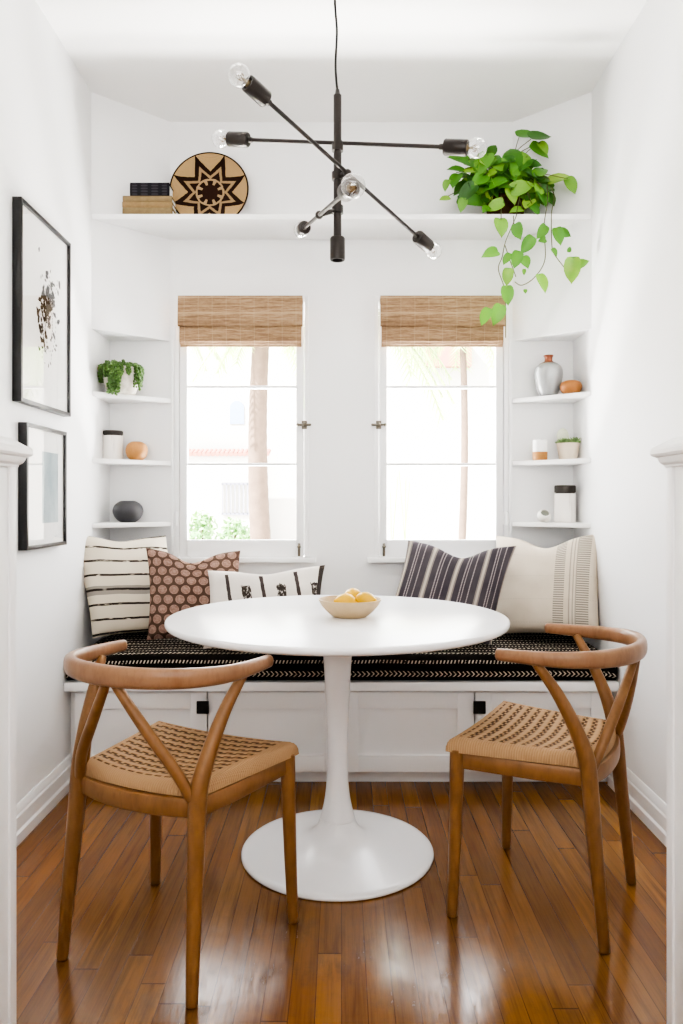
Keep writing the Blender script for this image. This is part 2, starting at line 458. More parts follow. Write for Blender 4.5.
# ---- windows
def window(n, cx, s):
    """s = side the hinges are on"""
    w = empty('window_%d' % n, (cx, YB, 0)); w['kind'] = 'structure'
    b = BM(); a = WHW; y0, y1 = -.008, .11
    box(b, -a, -a + .020, y0, y1, WZ0, WZ1, .002); box(b, a - .020, a, y0, y1, WZ0, WZ1, .002)
    box(b, -a + .020, a - .020, y0, y1, WZ1 - .02, WZ1, .002)
    obj('window_frame', b, TRIM, w)
    b = BM(); o = a - .023; g = .2475; zb, zt = WZ0 - .0005, WZ1 - .022; y0, y1 = -.002, .036
    box(b, -o, -g, y0, y1, zb, zt, .003); box(b, g, o, y0, y1, zb, zt, .003)
    box(b, -g, g, y0, y1, zb, .923, .003); box(b, -g, g, y0, y1, 1.95, zt, .003)
    obj('sash', b, TRIM, w)
    for z in (1.266, 1.618):
        b = BM(); box(b, -g, g, .004, .034, z - .006, z + .006, .003); obj('glazing_bar', b, TRIM, w)
    b = BM(); box(b, -g - .004, g + .004, .018, .021, .919, 1.954); obj('pane', b, PANE, w, 0)
    b = BM(); box(b, -a - .034, a + .034, -.045, .02, WZ0 - .022, WZ0 - .001, .004); obj('sill', b, TRIM, w)
    # catch on the side away from the hinges
    k = -s
    b = BM(); xx = k*(o + .004)
    box(b, xx - .012, xx + .012, -.012, -.002, 1.425, 1.463, .003)
    tube(b, [(xx - .03, -.018, 1.444), (xx + .028, -.018, 1.444)], .0055, n=10, dome=.004)
    ball(b, (xx, -.018, 1.444), .011, 2)
    ball(b, (xx - k*.03, -.02, 1.444), .008, 2)
    obj('latch', b, PEWTER, w)
    b = BM(); xs = k*(o - .02); tube(b, [(xs, -.012, .853), (xs, -.012, .905)], .006, up=(1, 0, 0), n=10, dome=.004); ball(b, (xs, -.014, .893), .009, 2)
    obj('stay_pin', b, PEWTER, w)
    for z in (1.02, 1.86):
        b = BM(); xh = s*(a - .008); tube(b, [(xh, -.012, z - .028), (xh, -.012, z + .028)], .0075, up=(1, 0, 0), n=12, dome=.005); box(b, xh - .016, xh + .012, -.0095, -.007, z - .026, z + .026)
        obj('hinge', b, TRIM, w)
    return w
window(1, -WCX, -1); window(2, WCX, 1)

# ---- bamboo blinds
def blind(cx, label):
    t = thing('roman_blind', label, 'blind', (cx, YB, 0), 0, 'woven bamboo blinds')
    h = .279
    b = BM(); box(b, -h, h, -.040, -.010, 1.99, 2.016, .003); obj('head_rail', b, BAMBOO, t)
    b = BM()                                        # top flap: one sheet with a turned under hem
    pts = [(0, -.046, 2.018), (0, -.050, 1.98), (0, -.052, 1.94), (0, -.054, 1.895), (0, -.050, 1.885), (0, -.046, 1.892)]
    P = cat(pts, 4)
    for i in range(len(P) - 1):
        (_, ya, za), (_, yb, zb) = P[i], P[i+1]
        b.faces.new([b.verts.new(p) for p in ((-h, ya, za), (h, ya, za), (h, yb, zb), (-h, yb, zb))])
    bmesh.ops.remove_doubles(b, verts=b.verts, dist=1e-5)
    bmesh.ops.solidify(b, geom=b.faces[:], thickness=.004)
    obj('valance', b, BAMBOO, t)
    for i, (y0, zt, zb) in enumerate(((-.040, 1.90, 1.815), (-.032, 1.90, 1.806), (-.024, 1.90, 1.797))):
        b = BM(); hh = h - .006
        P = cat([(0, y0, zt), (0, y0 - .003, (zt+zb)/2), (0, y0 - .002, zb + .006), (0, y0 + .002, zb), (0, y0 + .005, zb + .006)], 5)
        for q in range(len(P) - 1):
            (_, ya, za), (_, yb, zc) = P[q], P[q+1]
            b.faces.new([b.verts.new(p) for p in ((-hh, ya, za), (hh, ya, za), (hh, yb, zc), (-hh, yb, zc))])
        bmesh.ops.remove_doubles(b, verts=b.verts, dist=1e-5); bmesh.ops.solidify(b, geom=b.faces[:], thickness=.003)
        obj('fold', b, BAMBOO, t)
    return t
blind(-WCX, 'woven bamboo blind rolled half up over the window nearer the framed pictures')
blind(WCX, 'woven bamboo blind over the window, touched by the trailing pothos leaves')

# ---- shelves
b = BM(); e = .001
prism(b, [(-HW + e, YC), (HW - e, YC), (XD, YB - e), (-XD, YB - e)], 2.285, 2.307, .003)
tag(obj('wall_shelf', b, SHELF), 'long white high shelf running across the alcove above both windows', 'shelf')
NICHE = {-1: ['under the white pot of trailing plant', 'under the black-lidded jar and tan ball vase', 'under the dark grey round vase'],
         1: ['under the grey bottle vase with copper neck', 'under the wood-based cup and succulent pot', 'under the tall dark-lidded canister and tiny white cup']}
SHZ = (1.562, 1.280, 1.005)
for s in (-1, 1):
    for k, z in enumerate(SHZ):
        b = BM(); pts = [(s*(HW - e), YC + .004), (s*(XD - .006), YB - .018), (s*(XD - .006), YB - e), (s*(HW - e), YB - e)]
        prism(b, pts if s > 0 else pts[::-1], z - .020, z, .003)
        tag(obj('corner_shelf', b, SHELF), 'white corner niche shelf ' + NICHE[s][k], 'shelf', 'white shelves in the corner niches')

# ---- storage bench
t = thing('storage_bench', 'white built-in storage bench with four panelled doors beneath the windows', 'bench', (0, 2.87, 0))
BX = HW - .003
b = BM(); box(b, -BX, BX, .030, YB - 2.87 - .003, .0605, .378); obj('carcass', b, TRIM, t)
b = BM(); box(b, -BX, BX, .06, .085, 0.001, .06); obj('toe_kick', b, TRIM, t)
b = BM(); box(b, -BX, BX, -.04, YB - 2.87 - .003, .3785, .412, .003); obj('seat_board', b, TRIM, t)
DW = .510
for i in range(4):
    x0 = -2*DW + i*DW + .0015; x1 = x0 + DW - .006; z0, z1 = .064, .368; r = .062
    b = BM()
    box(b, x0, x0 + r, -.010, .012, z0, z1, .0015); box(b, x1 - r, x1, -.010, .012, z0, z1, .0015)
    box(b, x0 + r, x1 - r, -.010, .012, z0, z0 + r, .0015); box(b, x0 + r, x1 - r, -.010, .012, z1 - r, z1, .0015)
    d = obj('door', b, TRIM, t)
    b = BM(); box(b, x0 + r - .002, x1 - r + .002, .004, .0115, z0 + r - .002, z1 - r + .002); obj('door_panel', b, TRIM, d)
    if i in (0, 3):
        xk = (x1 - .012) if i == 0 else (x0 + .012)
        b = BM(); box(b, xk - .023, xk + .023, -.034, -.026, .292, .340, .003); tube(b, [(xk, -.027, .316), (xk, -.0105, .316)], .008, up=(1, 0, 0), n=10)
        obj('knob', b, PULL, d)

# ---- seat cushion
def seat_cushion():
    w2, y0, y1, z0, z1 = HW - .008, 2.838, YB - .008, .4135, .516
    # cross-section in (y,z) with arc length, swept along x
    rad = .03; sec = []
    sec += [(y1, z0), ((y0 + y1)/2, z0), (y0 + rad, z0)]
    for k in range(1, 7): a = -PI/2 - k*PI/12; sec.append((y0 + rad + rad*math.cos(a), z0 + rad + rad*math.sin(a)))
    for k in range(0, 7): a = PI - k*PI/12; sec.append((y0 + rad + rad*math.cos(a), z1 - rad + rad*math.sin(a)))
    for k in range(1, 13): sec.append((y0 + rad + (y1 - y0 - rad)*k/12, z1))
    b = BM(); uv = b.loops.layers.uv.new('UVMap'); nx = 60
    L = [0]
    for p, q in zip(sec, sec[1:]): L.append(L[-1] + math.dist(p, q))
    G = []
    for i in range(nx + 1):
        u = -w2 + 2*w2*i/nx; row = []
        e_ = 1 - abs(u)/w2; rnd_ = 1 - .25*max(0, 1 - e_/.03)**2
        for (y, z) in sec:
            dz = .004*mnoise.noise((u*4, y*4, 0)) if z > z0 + .02 else 0
            zz = z0 + (z - z0)*rnd_ + dz
            yy = y - (.006*math.sin((z - z0)/(z1 - z0)*PI) if y < y0 + rad else 0)
            row.append(b.verts.new((u, yy, zz)))
        G.append(row)
    for i in range(nx):
        for j in range(len(sec) - 1):
            f = b.faces.new((G[i][j], G[i+1][j], G[i+1][j+1], G[i][j+1]))
            for lp, (a, c) in zip(f.loops, ((i, j), (i+1, j), (i+1, j+1), (i, j+1))): lp[uv].uv = (-w2 + 2*w2*a/nx, L[c])
    b.faces.new(G[0]); b.faces.new(G[-1])
    for i in range(nx): b.faces.new((G[i][0], G[i][-1], G[i+1][-1], G[i+1][0]))
    t = obj('bench_cushion', b, MUD, None, 50)
    tag(t, 'long black seat cushion with rows of white arrow marks on the bench', 'cushion')
seat_cushion()

# ---- throw pillows
def pillow(name, label, base, w, h, th, yaw, lean, roll, front, back, dip=0.0, shear=0.0, sag=0.0):
    """base = middle of the bottom edge; local X width, Z height, -Y front"""
    root = thing(name, label, 'pillow', base, 0, 'throw pillows on the bench')
    N = 30
    def pt(a, c, side):
        pin = 1 - .075*(1 - abs(c)**2.2)*abs(a)**6; pin2 = 1 - .075*(1 - abs(a)**2.2)*abs(c)**6
        x = a*w/2*pin; z = h/2 + c*h/2*pin2
        k = max(0.0, (1 - abs(a)**2.4))*max(0.0, (1 - abs(c)**2.4))
        y = side*th/2*k**.42
        top = max(0, c)
        d = dip*math.exp(-(a/.38)**2)*top**2
        z -= d*h; y += -side*0 + .0
        y += .006*mnoise.noise((a*2.5 + w*9, c*2.5, side*3 + h*5))*min(1, k*4)
        y *= 1 + .25*(-c)*.6                       # fuller at the bottom
        z -= sag*abs(a)**3*max(0, c)*h
        x += shear*c*h/2
        return Vector((x, y, z))
    M_ = Matrix.Rotation(yaw, 4, 'Z') @ Matrix.Rotation(-lean, 4, 'X') @ Matrix.Translation((0, 0, h/2)) @ Matrix.Rotation(roll, 4, 'Y') @ Matrix.Translation((0, 0, -h/2))
    zmin = 1e9; grids = []
    for side in (-1, 1):
        g = [[M_ @ pt(-1 + 2*i/N, -1 + 2*j/N, side) for j in range(N + 1)] for i in range(N + 1)]
        zmin = min(zmin, min(p.z for r in g for p in r)); grids.append(g)
    for g, side, nm, mt in zip(grids, (-1, 1), ('front_cover', 'back_cover'), (front, back)):
        b = BM(); uv = b.loops.layers.uv.new('UVMap')
        V = [[b.verts.new(p - Vector((0, 0, zmin))) for p in r] for r in g]
        for i in range(N):
            for j in range(N):
                ids = ((i, j), (i+1, j), (i+1, j+1), (i, j+1))
                if side > 0: ids = ids[::-1]
                f = b.faces.new([V[p][q] for p, q in ids])
                for lp, (p, q) in zip(f.loops, ids): lp[uv].uv = (p/N, q/N)
        for f in b.faces: f.smooth = True
        me = bpy.data.meshes.new(nm); b.to_mesh(me); b.free(); me.materials.append(mt)
        o = bpy.data.objects.new(nm, me); COL.objects.link(o); o.parent = root
    return root
R = math.radians
ZP = .522
pillow('throw_pillow', 'cream pillow with thin black stripes and one grey band, against the picture wall', (-.862, 3.135, ZP), .42, .435, .12, R(37), R(14), R(3), F_STRIPE, F_DARKBACK, .04, -.19)
pillow('throw_pillow', 'brown pillow covered in pale round medallions, beside the cream striped pillow', (-.605, 3.045, ZP), .395, .385, .11, R(4), R(18), R(2), F_MEDAL, F_TANBACK, .13, -.10)
pillow('throw_pillow', 'off-white lumbar pillow with dark bars and smudges, between table and window', (-.305, 2.915, ZP), .475, .315, .11, R(-2), R(20), R(-3), F_IKAT, F_CREAMBACK, .06, .04)
pillow('throw_pillow', 'charcoal pillow with pale vertical stripes, leaning under the window', (.438, 3.02, ZP), .455, .425, .13, R(-4), R(22), R(3), F_NAVY, F_GREYBACK, .14, .24)
pillow('throw_pillow', 'cream pillow with grey woven bands, next to the charcoal striped pillow', (.836, 3.12, ZP), .46, .44, .16, R(-28), R(16), R(-3), F_CREAM, F_DARKBACK, .12, .04)

# ---- tulip table
TX, TY, TH_ = -.0125, 2.345, .740
t = thing('pedestal_table', 'round white pedestal table with a glossy top and trumpet base', 'table', (TX, TY, 0))
b = BM(); r = .527
lathe(b, [(0, TH_), (r - .006, TH_), (r - .002, TH_ - .0015), (r, TH_ - .005), (r, TH_ - .012), (r - .003, TH_ - .018), (r - .015, TH_ - .023), (r - .06, TH_ - .028), (0, TH_ - .028)], 128)
obj('tabletop', b, TULIP, t, 50)
prof = [(.0, .7115), (.075, .7115), (.075, .706), (.055, .700), (.050, .685), (.046, .63), (.041, .55), (.036, .45), (.0325, .36), (.0315, .30), (.033, .24), (.0385, .18), (.046, .14), (.054, .108), (.0, .108)]
b = BM(); p2 = prof[:4] + cat(prof[4:-1], 5) + [prof[-1]]; lathe(b, p2, 64); obj('stem', b, TULIP, t, 50)
prof = cat([(.0545, .107), (.060, .092), (.072, .073), (.095, .054), (.13, .040), (.18, .029), (.235, .021), (.28, .016)], 5)
b = BM(); lathe(b, [(0, .107)] + prof + [(.294, .0135), (.299, .009), (.299, .004), (.296, .001), (0, .001)], 96); obj('base', b, TULIP, t, 50)

# ---- bowl and lemons
BOWL = Mat('speckled_stoneware', '#bfa885', .55, .4, vary=.15, vscale=60).m
bc = at(350, 617, 2.30); bx_, by_ = bc.x, 2.325
b = BM()
prof = [(0, .0), (.052, .0), (.056, .003), (.072, .016), (.088, .034), (.0965, .050), (.0975, .0535), (.0955, .0545), (.092, .050), (.082, .034), (.066, .018), (.05, .010), (0, .008)]
lathe(b, prof, 64); o = obj('fruit_bowl', b, BOWL, None, 50); o.location = (bx_, by_, TH_ + .0005); tag(o, 'shallow beige stoneware bowl of lemons on the white table', 'bowl')
def lemon_mat():
    w = Mat('lemon_rind', '#d9ab10', .4, .5, vary=.1, vscale=14); w.bump(w.noise(160, 2), .35, .002); return w.m
LEMON = lemon_mat()
for (dx, dy, dz, rz, ry, lb) in ((-.012, -.030, .0460, .3, .2, 'yellow lemon at the front of the bowl, lowest of the three'), (.046, -.012, .0490, -.6, -.15, 'yellow lemon in the bowl on the side toward the bare wall'), (.010, .034, .0550, 1.2, .1, 'yellow lemon at the back of the bowl, peeking above the other two')):
    pr = [(0, -.040), (.004, -.0395), (.007, -.036), (.014, -.031), (.022, -.022), (.0275, -.010), (.029, .0), (.0275, .010), (.022, .022), (.014, .031), (.008, .036), (.006, .040), (.004, .042), (0, .0425)]
    b = BM(); lathe(b, pr, 28)
    bmesh.ops.transform(b, matrix=Matrix.Rotation(rz, 4, 'Z') @ Matrix.Rotation(PI/2 + ry, 4, 'Y'), verts=b.verts)
    o = obj('lemon', b, LEMON, None, 60); o.location = (bx_ + dx, by_ + dy, TH_ + dz); tag(o, lb, 'lemon', 'lemons in the bowl')

# ---- chairs
def make_chair(label):
    t = thing('dining_chair', label, 'chair', (0, 0, 0), 0, 'oak chairs at the table')
    # woven seat
    b = BM(); uv = b.loops.layers.uv.new('UVMap'); N = 36
    yf, yr, hf, hr = .209, -.150, .240, .180
    def sp(a, c):
        f = (c + 1)/2; y = yr + (yf - yr)*f; hw = hr + (hf - hr)*f
        # rear edge bows backward, corners rounded
        y -= .022*(1 - a*a)*(1 - f)**2
        rr = (abs(a)**10 + abs(c)**10)
        k = 1 - .018*min(1, rr/2)**2
        return a*hw*k, y*k
    V = [[None]*(N + 1) for _ in range(N + 1)]; W = [[None]*(N + 1) for _ in range(N + 1)]
    def ex(q): return math.copysign(1 - (1 - abs(q))**1.6, q)
    for i in range(N + 1):
        for j in range(N + 1):
            a, c = ex(-1 + 2*i/N), ex(-1 + 2*j/N); x, y = sp(a, c)
            m = max(abs(a), abs(c)); ed = (max(0.0, 1 - m**14))**.5
            dishx = (1 - a*a); dish = .020*(1 - a*a)*(1 - .5*c*c)
            zt = .474 + .002*max(0, c)**3 - dish
            zb = .436
            V[i][j] = b.verts.new((x, y, zb + (zt - zb)*(.0 + ed)))
            W[i][j] = V[i][j] if i in (0, N) or j in (0, N) else b.verts.new((x*.985, y*.985, zb - .002))
    for i in range(N):
        for j in range(N):
            ids = ((i, j), (i+1, j), (i+1, j+1), (i, j+1))
            f = b.faces.new([V[p][q] for p, q in ids])
            for lp, (p, q) in zip(f.loops, ids): lp[uv].uv = (.5 + .5*ex(-1 + 2*p/N), .5 + .5*ex(-1 + 2*q/N))
            if len({W[p][q] for p, q in ids}) == 4:
                try: b.faces.new([W[p][q] for p, q in ids[::-1]])
                except ValueError: pass
    obj('seat', b, CORD, t, 60)
    # seat rails
    for s in (-1, 1):
        b = BM(); tube(b, [(s*.212, .18, .413), (s*.192, -.02, .412), (s*.175, -.150, .413)], (.0225, .012), n=12, ex=4); obj('seat_rail', b, OAK, t)
    b = BM(); tube(b, [(-.20, .185, .413), (.20, .185, .413)], (.0225, .012), n=12, ex=4); obj('seat_rail', b, OAK, t)
    b = BM(); tube(b, cat([(-.168, -.147, .413), (-.09, -.166, .411), (0, -.172, .410), (.09, -.166, .411), (.168, -.147, .413)], 5), (.0225, .012), n=12, ex=4); obj('seat_rail', b, OAK, t)
    for s in (-1, 1):
        # front leg
        P = cat([(s*.216, .180, .440), (s*.217, .180, .39), (s*.221, .184, .20), (s*.227, .190, .004)], 6); n = len(P)
        rr = [.0195 if i < n*.3 else .0195 - (i/n - .3)/.7*.006 for i in range(n)]
        b = BM(); tube(b, P, rr, up=(1, 0, 0), n=16, dome=.004); obj('leg', b, OAK, t)
        # rear leg: straight to the seat, then leaning forward to the arm of the rail
        P = cat([(s*.191, -.190, .004, .0135), (s*.187, -.180, .12, .0160), (s*.181, -.164, .28, .0190), (s*.177, -.152, .41, .0210), (s*.178, -.144, .465, .0210), (s*.188, -.118, .54, .0180), (s*.201, -.078, .62, .0150), (s*.216, -.037, .682, .0122), (s*.2185, -.031, .692, .0118)], 7)
        b = BM(); tube(b, P, [p[3] for p in P], up=(1, 0, 0), n=16, dome=.004); obj('leg', b, OAK, t)
        # brace from the leg up to the middle of the rail
        P = cat([(s*.166, -.158, .435, .013), (s*.138, -.180, .50, .0135), (s*.078, -.207, .59, .013), (s*.017, -.2310, .684, .011), (s*.013, -.2320, .693, .0108)], 6)
        b = BM(); tube(b, P, [p[3] for p in P], up=(0, 1, 0), n=14); obj('brace', b, OAK, t)
    # bent top rail
    half = [(.231, .062, .706, .0155, .0130), (.232, .02, .706, .0165, .0134), (.230, -.05, .706, .0185, .0138), (.217, -.112, .707, .0205, .0142), (.184, -.172, .709, .0222, .015), (.130, -.214, .710, .0235, .015), (.067, -.236, .710, .024, .015)]
    full = half + [(0, -.243, .710, .024, .015)] + [(-p[0],) + p[1:] for p in reversed(half)]
    P = cat(full, 6)
    b = BM(); tube(b, P, [(p[3], p[4]) for p in P], up=(0, 0, 1), n=18, ex=2.5, dome=.008); obj('top_rail', b, OAKRAIL, t, 60)
    return t
c1 = make_chair('oak chair with curved back and woven cord seat, on the picture wall side')
c1.location = (-.413, 1.879, 0); c1.rotation_euler.z = math.atan2(-.477, .879) + R(2.5)
c2 = copy_tree(c1); c2['label'] = 'oak chair with curved back and woven cord seat, near the bare wall'
c2.location = (.5706, 2.080, 0); c2.rotation_euler.z = math.atan2(.884, .467) - R(2.5)

# ---- chandelier
FIL = Mat('filament_metal', '#8a7a5c', .4, .5, metal=.6).m
def chandelier():
    cx, cy = TX + .0, TY
    t = thing('chandelier', 'dark metal chandelier of crossed rods with clear round bulbs hanging over the table', 'chandelier', (cx, cy, 0))
    C = Vector((cx, cy, 0))
    b = BM(); lathe(b, [(0, CH - .001), (.06, CH - .001), (.06, CH - .02), (.055, CH - .026), (.012, CH - .03), (0, CH - .03)], 32); obj('ceiling_canopy', b, DARK, t)
    b = BM(); P = cat([(0, 0, CH - .028), (-.004, 0, 2.74), (-.008, 0, 2.66), (-.002, 0, 2.57), (-.006, 0, 2.47), (-.004, 0, 2.42), (0, 0, 2.38)], 8); tube(b, P, .0038, up=(1, 0, 0), n=8); obj('cord', b, BLACKMETAL, t)
    b = BM(); lathe(b, [(0, 2.388), (.006, 2.386), (.0085, 2.372), (.0125, 2.368), (.0125, 1.92), (0, 1.92)], 20); obj('stem', b, DARK, t)
    def socket(p, d, lit=True):
        """p = where the rod ends, d = outward direction"""
        M_ = Matrix.Translation(p) @ d.to_track_quat('Z', 'Y').to_matrix().to_4x4()
        b = BM(); lathe(b, [(0, -.012), (.008, -.012), (.009, 0), (.021, .002), (.0235, .006), (.0235, .070), (.022, .0735), (.017, .0735), (.017, .060), (0, .060)], 28)
        b.transform(M_); s = obj('socket', b, DARK, t)
        if not lit: return s
        b = BM(); pr = [(0, .0605), (.012, .0605), (.013, .074)]
        pr += [(.0295*math.sin(a), .102 - .0295*math.cos(a)) for a in [math.radians(q) for q in range(28, 180, 10)]] + [(0, .1315)]
        lathe(b, pr, 28); b.transform(M_); obj('bulb', b, BULB, s, 60)
        b = BM()
        lathe(b, [(0, .0615), (.0105, .0615), (.0105, .072), (.004, .078), (.003, .090), (0, .0905)], 14)
        pts = [(.009*math.cos(q), .009*math.sin(q), .096 + .006*math.sin(q*3.5)) for q in [k*2*PI/24 for k in range(22)]]
        tube(b, pts, .0009, n=6)
        for q in (0, 2.2, 4.2): tube(b, [(.002*math.cos(q), .002*math.sin(q), .080), (.009*math.cos(q), .009*math.sin(q), .096)], .0006, n=5)
        b.transform(M_); obj('filament', b, FIL, s)
        return s
    def rod(p, q, zc):
        """p,q world ends of the bulbs' far tips"""
        p, q = p - C, q - C; d = (q - p).normalized()
        a, e = p + d*.1315, q - d*.1315
        b = BM(); tube(b, [a, e], .0062, n=12); obj('arm', b, DARK, t)
        socket(a, -d); socket(e, d)
        # swivel clamp holding the rod to the stem
        m = a + d*max(0, min((e - a).length, (Vector((0, 0, zc)) - a).dot(d)))
        b = BM(); lathe(b, [(.0127, -.013), (.018, -.012), (.018, .012), (.0127, .013)], 20, (0, 0, zc)); ball(b, m, .0135, 2)
        tube(b, [(0, 0, zc), m], .008, up=(.3, .2, 1), n=10); obj('swivel', b, DARK, t)
    # bulb tips
    rod(at(213, 138.5, 2.48), at(487, 148.5, 2.21), 2.205)
    rod(at(231, 68, 1.97), at(438, 255, 2.68), 2.115)
    rod(at(355.5, 184, 1.76), at(300.5, 231, 2.82), 2.01)
    socket(Vector((0, 0, 1.925)), Vector((0, 0, -1)), False)
    return t
chandelier()

# ---- framed pictures on the wall
FRAME = Mat('black_frame', '#1b1a1b', .3, .5, vary=.1, vscale=20).m
PAPER = Mat('art_paper', '#f0efec', .9, .1, vary=.02, vscale=20).m
INK = Mat('black_ink', '#3a3834', .9, .1, vary=.4, vscale=60).m
def art2():
    w = Mat('pale_blue_print', '#b9c4c6', .9, .1, vary=0)
    n = w.noise(6, 5, w.scaled((1, 2, 1))); w.color(w.ramp(n, [(.2, '#6f858c'), (.45, '#93a3a8'), (.7, '#bcc6c6'), (1, '#d8dad6')])); return w.m
def picture(name, label, y0, y1, z0, z1, kind):
    t = thing(name, label, 'picture', (-HW, (y0 + y1)/2, z0))
    hw, h, D, fw = (y1 - y0)/2, z1 - z0, .030, .013
    b = BM()
    box(b, .0005, D, -hw, -hw + fw, 0, h, .001); box(b, .0005, D, hw - fw, hw, 0, h, .001)
    box(b, .0005, D, -hw + fw, hw - fw, 0, fw, .001); box(b, .0005, D, -hw + fw, hw - fw, h - fw, h, .001)
    obj('picture_frame', b, FRAME, t)
    b = BM(); box(b, .008, .0195, -hw + fw, hw - fw, fw, h - fw); pr = obj('print', b, PAPER, t, 0)
    if kind == 1:
        rnd = random.Random(3); b = BM(); cy, cz = .012, h*.52
        def blot(y, z, r, an, asp):
            n = 9; c = b.verts.new((.0201, y, z)); ring = []
            for k in range(n):
                q = 2*PI*k/n; rr = r*(.75 + .5*rnd.random()); u, v = rr*math.cos(q)*asp, rr*math.sin(q)
                ring.append(b.verts.new((.0201, y + u*math.cos(an) - v*math.sin(an), z + u*math.sin(an) + v*math.cos(an))))
            for k in range(n): b.faces.new((c, ring[k], ring[(k+1) % n]))
        for st in range(17):                      # brushy stalks with leaf blots
            a0 = rnd.uniform(-.4, .4); y = cy + rnd.uniform(-.05, .05); z = cz - rnd.uniform(-.05, .17); ln = rnd.uniform(.07, .18)
            n = 9
            for k in range(n):
                f = k/n; yy = y + math.sin(a0)*ln*f + .006*math.sin(f*6 + st); zz = z + ln*f
                blot(yy, zz, .0028*(1 - .4*f), PI/2 - a0, 2.0)
                if rnd.random() < .6: blot(yy + rnd.choice((-1, 1))*.024, zz + .008, rnd.uniform(.005, .0095), rnd.uniform(0, PI), 1.7)
        for k in range(16): blot(cy + rnd.gauss(0, .028), cz - .19 + rnd.random()*.12, rnd.uniform(.002, .006), rnd.random()*3, 1.5)
        for k in range(9): blot(cy + rnd.gauss(0, .035), cz + .10 + rnd.random()*.06, rnd.uniform(.002, .005), rnd.random()*3, 1.8)
        blot(-.055, cz + .20, .007, 1.4, 1.5)
        obj('ink_drawing', b, INK, pr, 0)
    else:
        b = BM(); box(b, .0196, .0202, -.030, .115, .085, h - .085); obj('print_image', b, art2(), pr, 0)
    b = BM(); box(b, .0245, .0265, -hw + fw - .001, hw - fw + .001, fw - .001, h - fw + .001); obj('glass', b, PICGLASS, t, 0)
picture('framed_print', 'tall black framed ink plant drawing on the wall, upper of two', 2.391, 2.830, 1.417, 2.071, 1)
picture('framed_print', 'smaller black framed pale blue print below the ink drawing', 2.435, 2.789, .937, 1.355, 2)

# ---- basket plate and books on the high shelf
def star_mat():
    w = Mat('woven_star_basket', '#c9a878', .85, .15, vary=0)
    x, y, z = w.xyz()
    r = (x*x + z*z).sqrt()/.176
    th = x.op('ARCTAN2', z)
    tri = ((th*(8/(2*PI)) + .5 + 40.0).fract() - .5).abs()*2.0          # 1 at the points
    tri2 = ((th*(8/(2*PI)) + 40.0).fract() - .5).abs()*2.0
    wob = (w.noise(60, 2) - .5)*.05
    rr = r + wob
    al = PI/8
    def star(v, p): return (rr*((tri*al).sin()*v + (tri.inv()*al).sin()*p)).lt(v*p*math.sin(al))
    o1 = star(.56, .99); o2 = star(.44, .73); o3 = star(.36, .58)
    ring = rr.lt(.37); core = rr.lt(.21)
    wedge = tri2.gt(.35)*rr.lt(.32)
    tan, dk = '#b3976f', '#2a1913'
    c = w.mix(o1, tan, dk); c = w.mix(o2, c, '#a48a68'); c = w.mix(o3, c, dk); c = w.mix(ring, c, '#ac9270'); c = w.mix(wedge, c, dk); c = w.mix(core, c, '#34201a')
    rim = r.gt(.965); c = w.mix(rim, c, '#2a1a12')
    coil = ((r*34.0).fract() - .5).abs(); st = ((th*40.0 + (r*34.0).floor()*.5).fract() - .5).abs()
    c = w.mix(coil.step(.3, .5)*.4, c, '#3a281a'); w.color(w.mix(st.step(.35, .5)*.2, c, '#5a4028')); w.bump(coil*-1.0 + st*-.4, .6, .004)
    return w.m
b = BM(); prof = [(0, .022), (.06, .021), (.11, .016), (.15, .006), (.170, -.006), (.176, -.010), (.177, -.014), (.174, -.017), (.15, -.002), (.11, .008), (.06, .013), (0, .014)]
lathe(b, prof, 72); bmesh.ops.transform(b, matrix=Matrix.Rotation(-PI/2, 4, 'X'), verts=b.verts)
o = obj('basket_plate', b, star_mat(), None, 60); o.rotation_euler = (-R(7), 0, 0)
p = at(208, 188, 3.31); o.location = (p.x, 3.348, 2.3075 + .1785); tag(o, 'round woven basket plate with dark star pattern leaning on the high shelf', 'basket')
def book(name, label, x0, x1, y0, y1, z0, z1, cover, rz=0):
    cxx, cyy = (x0 + x1)/2, (y0 + y1)/2; a, d, h = (x1 - x0)/2, (y1 - y0)/2, z1 - z0
    t = thing(name, label, 'book', (cxx, cyy, z0), rz, 'books on the high shelf'); k = .003
    b = BM(); box(b, -a, a, -d, d, 0, k, .001); box(b, -a, a, -d, d, h - k, h, .001)
    tube(b, [(-a, -d + .004, h/2), (a, -d + .004, h/2)], (h/2, .006), n=16, ex=3); obj('cover', b, cover, t)
    b = BM(); box(b, -a + .004, a - .004, -d + .006, d - .004, k + .0002, h - k - .0002); obj('pages', b, PAPER, t)
def cloth(name, c, d, orn=None):
    w = Mat(name, c, .8, .2, vary=0); x, y, z = w.xyz(); n = w.noise(70, 3); k = w.mix(n, c, d)
    if orn:
        q = ((x*70.0).sin()*(z*260.0).sin()).abs().gt(.45)*x.abs().lt(.075); k = w.mix(q*.3, k, orn)
    else:
        k = w.mix(((x*220.0).fract().lt(.3))*.35, k, '#6f5a3c')
    w.color(k); return w.m
CT1 = cloth('tan_book_cloth', '#9c8562', '#80694a'); CT2 = cloth('olive_tan_book_cloth', '#938060', '#74644a'); CB = cloth('black_book_cloth', '#17161a', '#26242a', '#5e5c62')
xb = at(152, 200, 3.25).x
book('book', 'thick tan book at the bottom of the shelf stack', xb - .115, xb + .098, 3.205, 3.295, 2.3075, 2.3555, CT2)
book('book', 'slim tan book lying on the thick bottom book of the stack', xb - .116, xb + .098, 3.205, 3.295, 2.356, 2.3805, CT1)
book('book', 'slim olive tan book directly beneath the black book', xb - .114, xb + .096, 3.205, 3.295, 2.381, 2.4055, CT2)
book('book', 'black book with silvery ornament on its spine, on top of the tan books', xb - .083, xb + .085, 3.205, 3.29, 2.406, 2.462, CB)

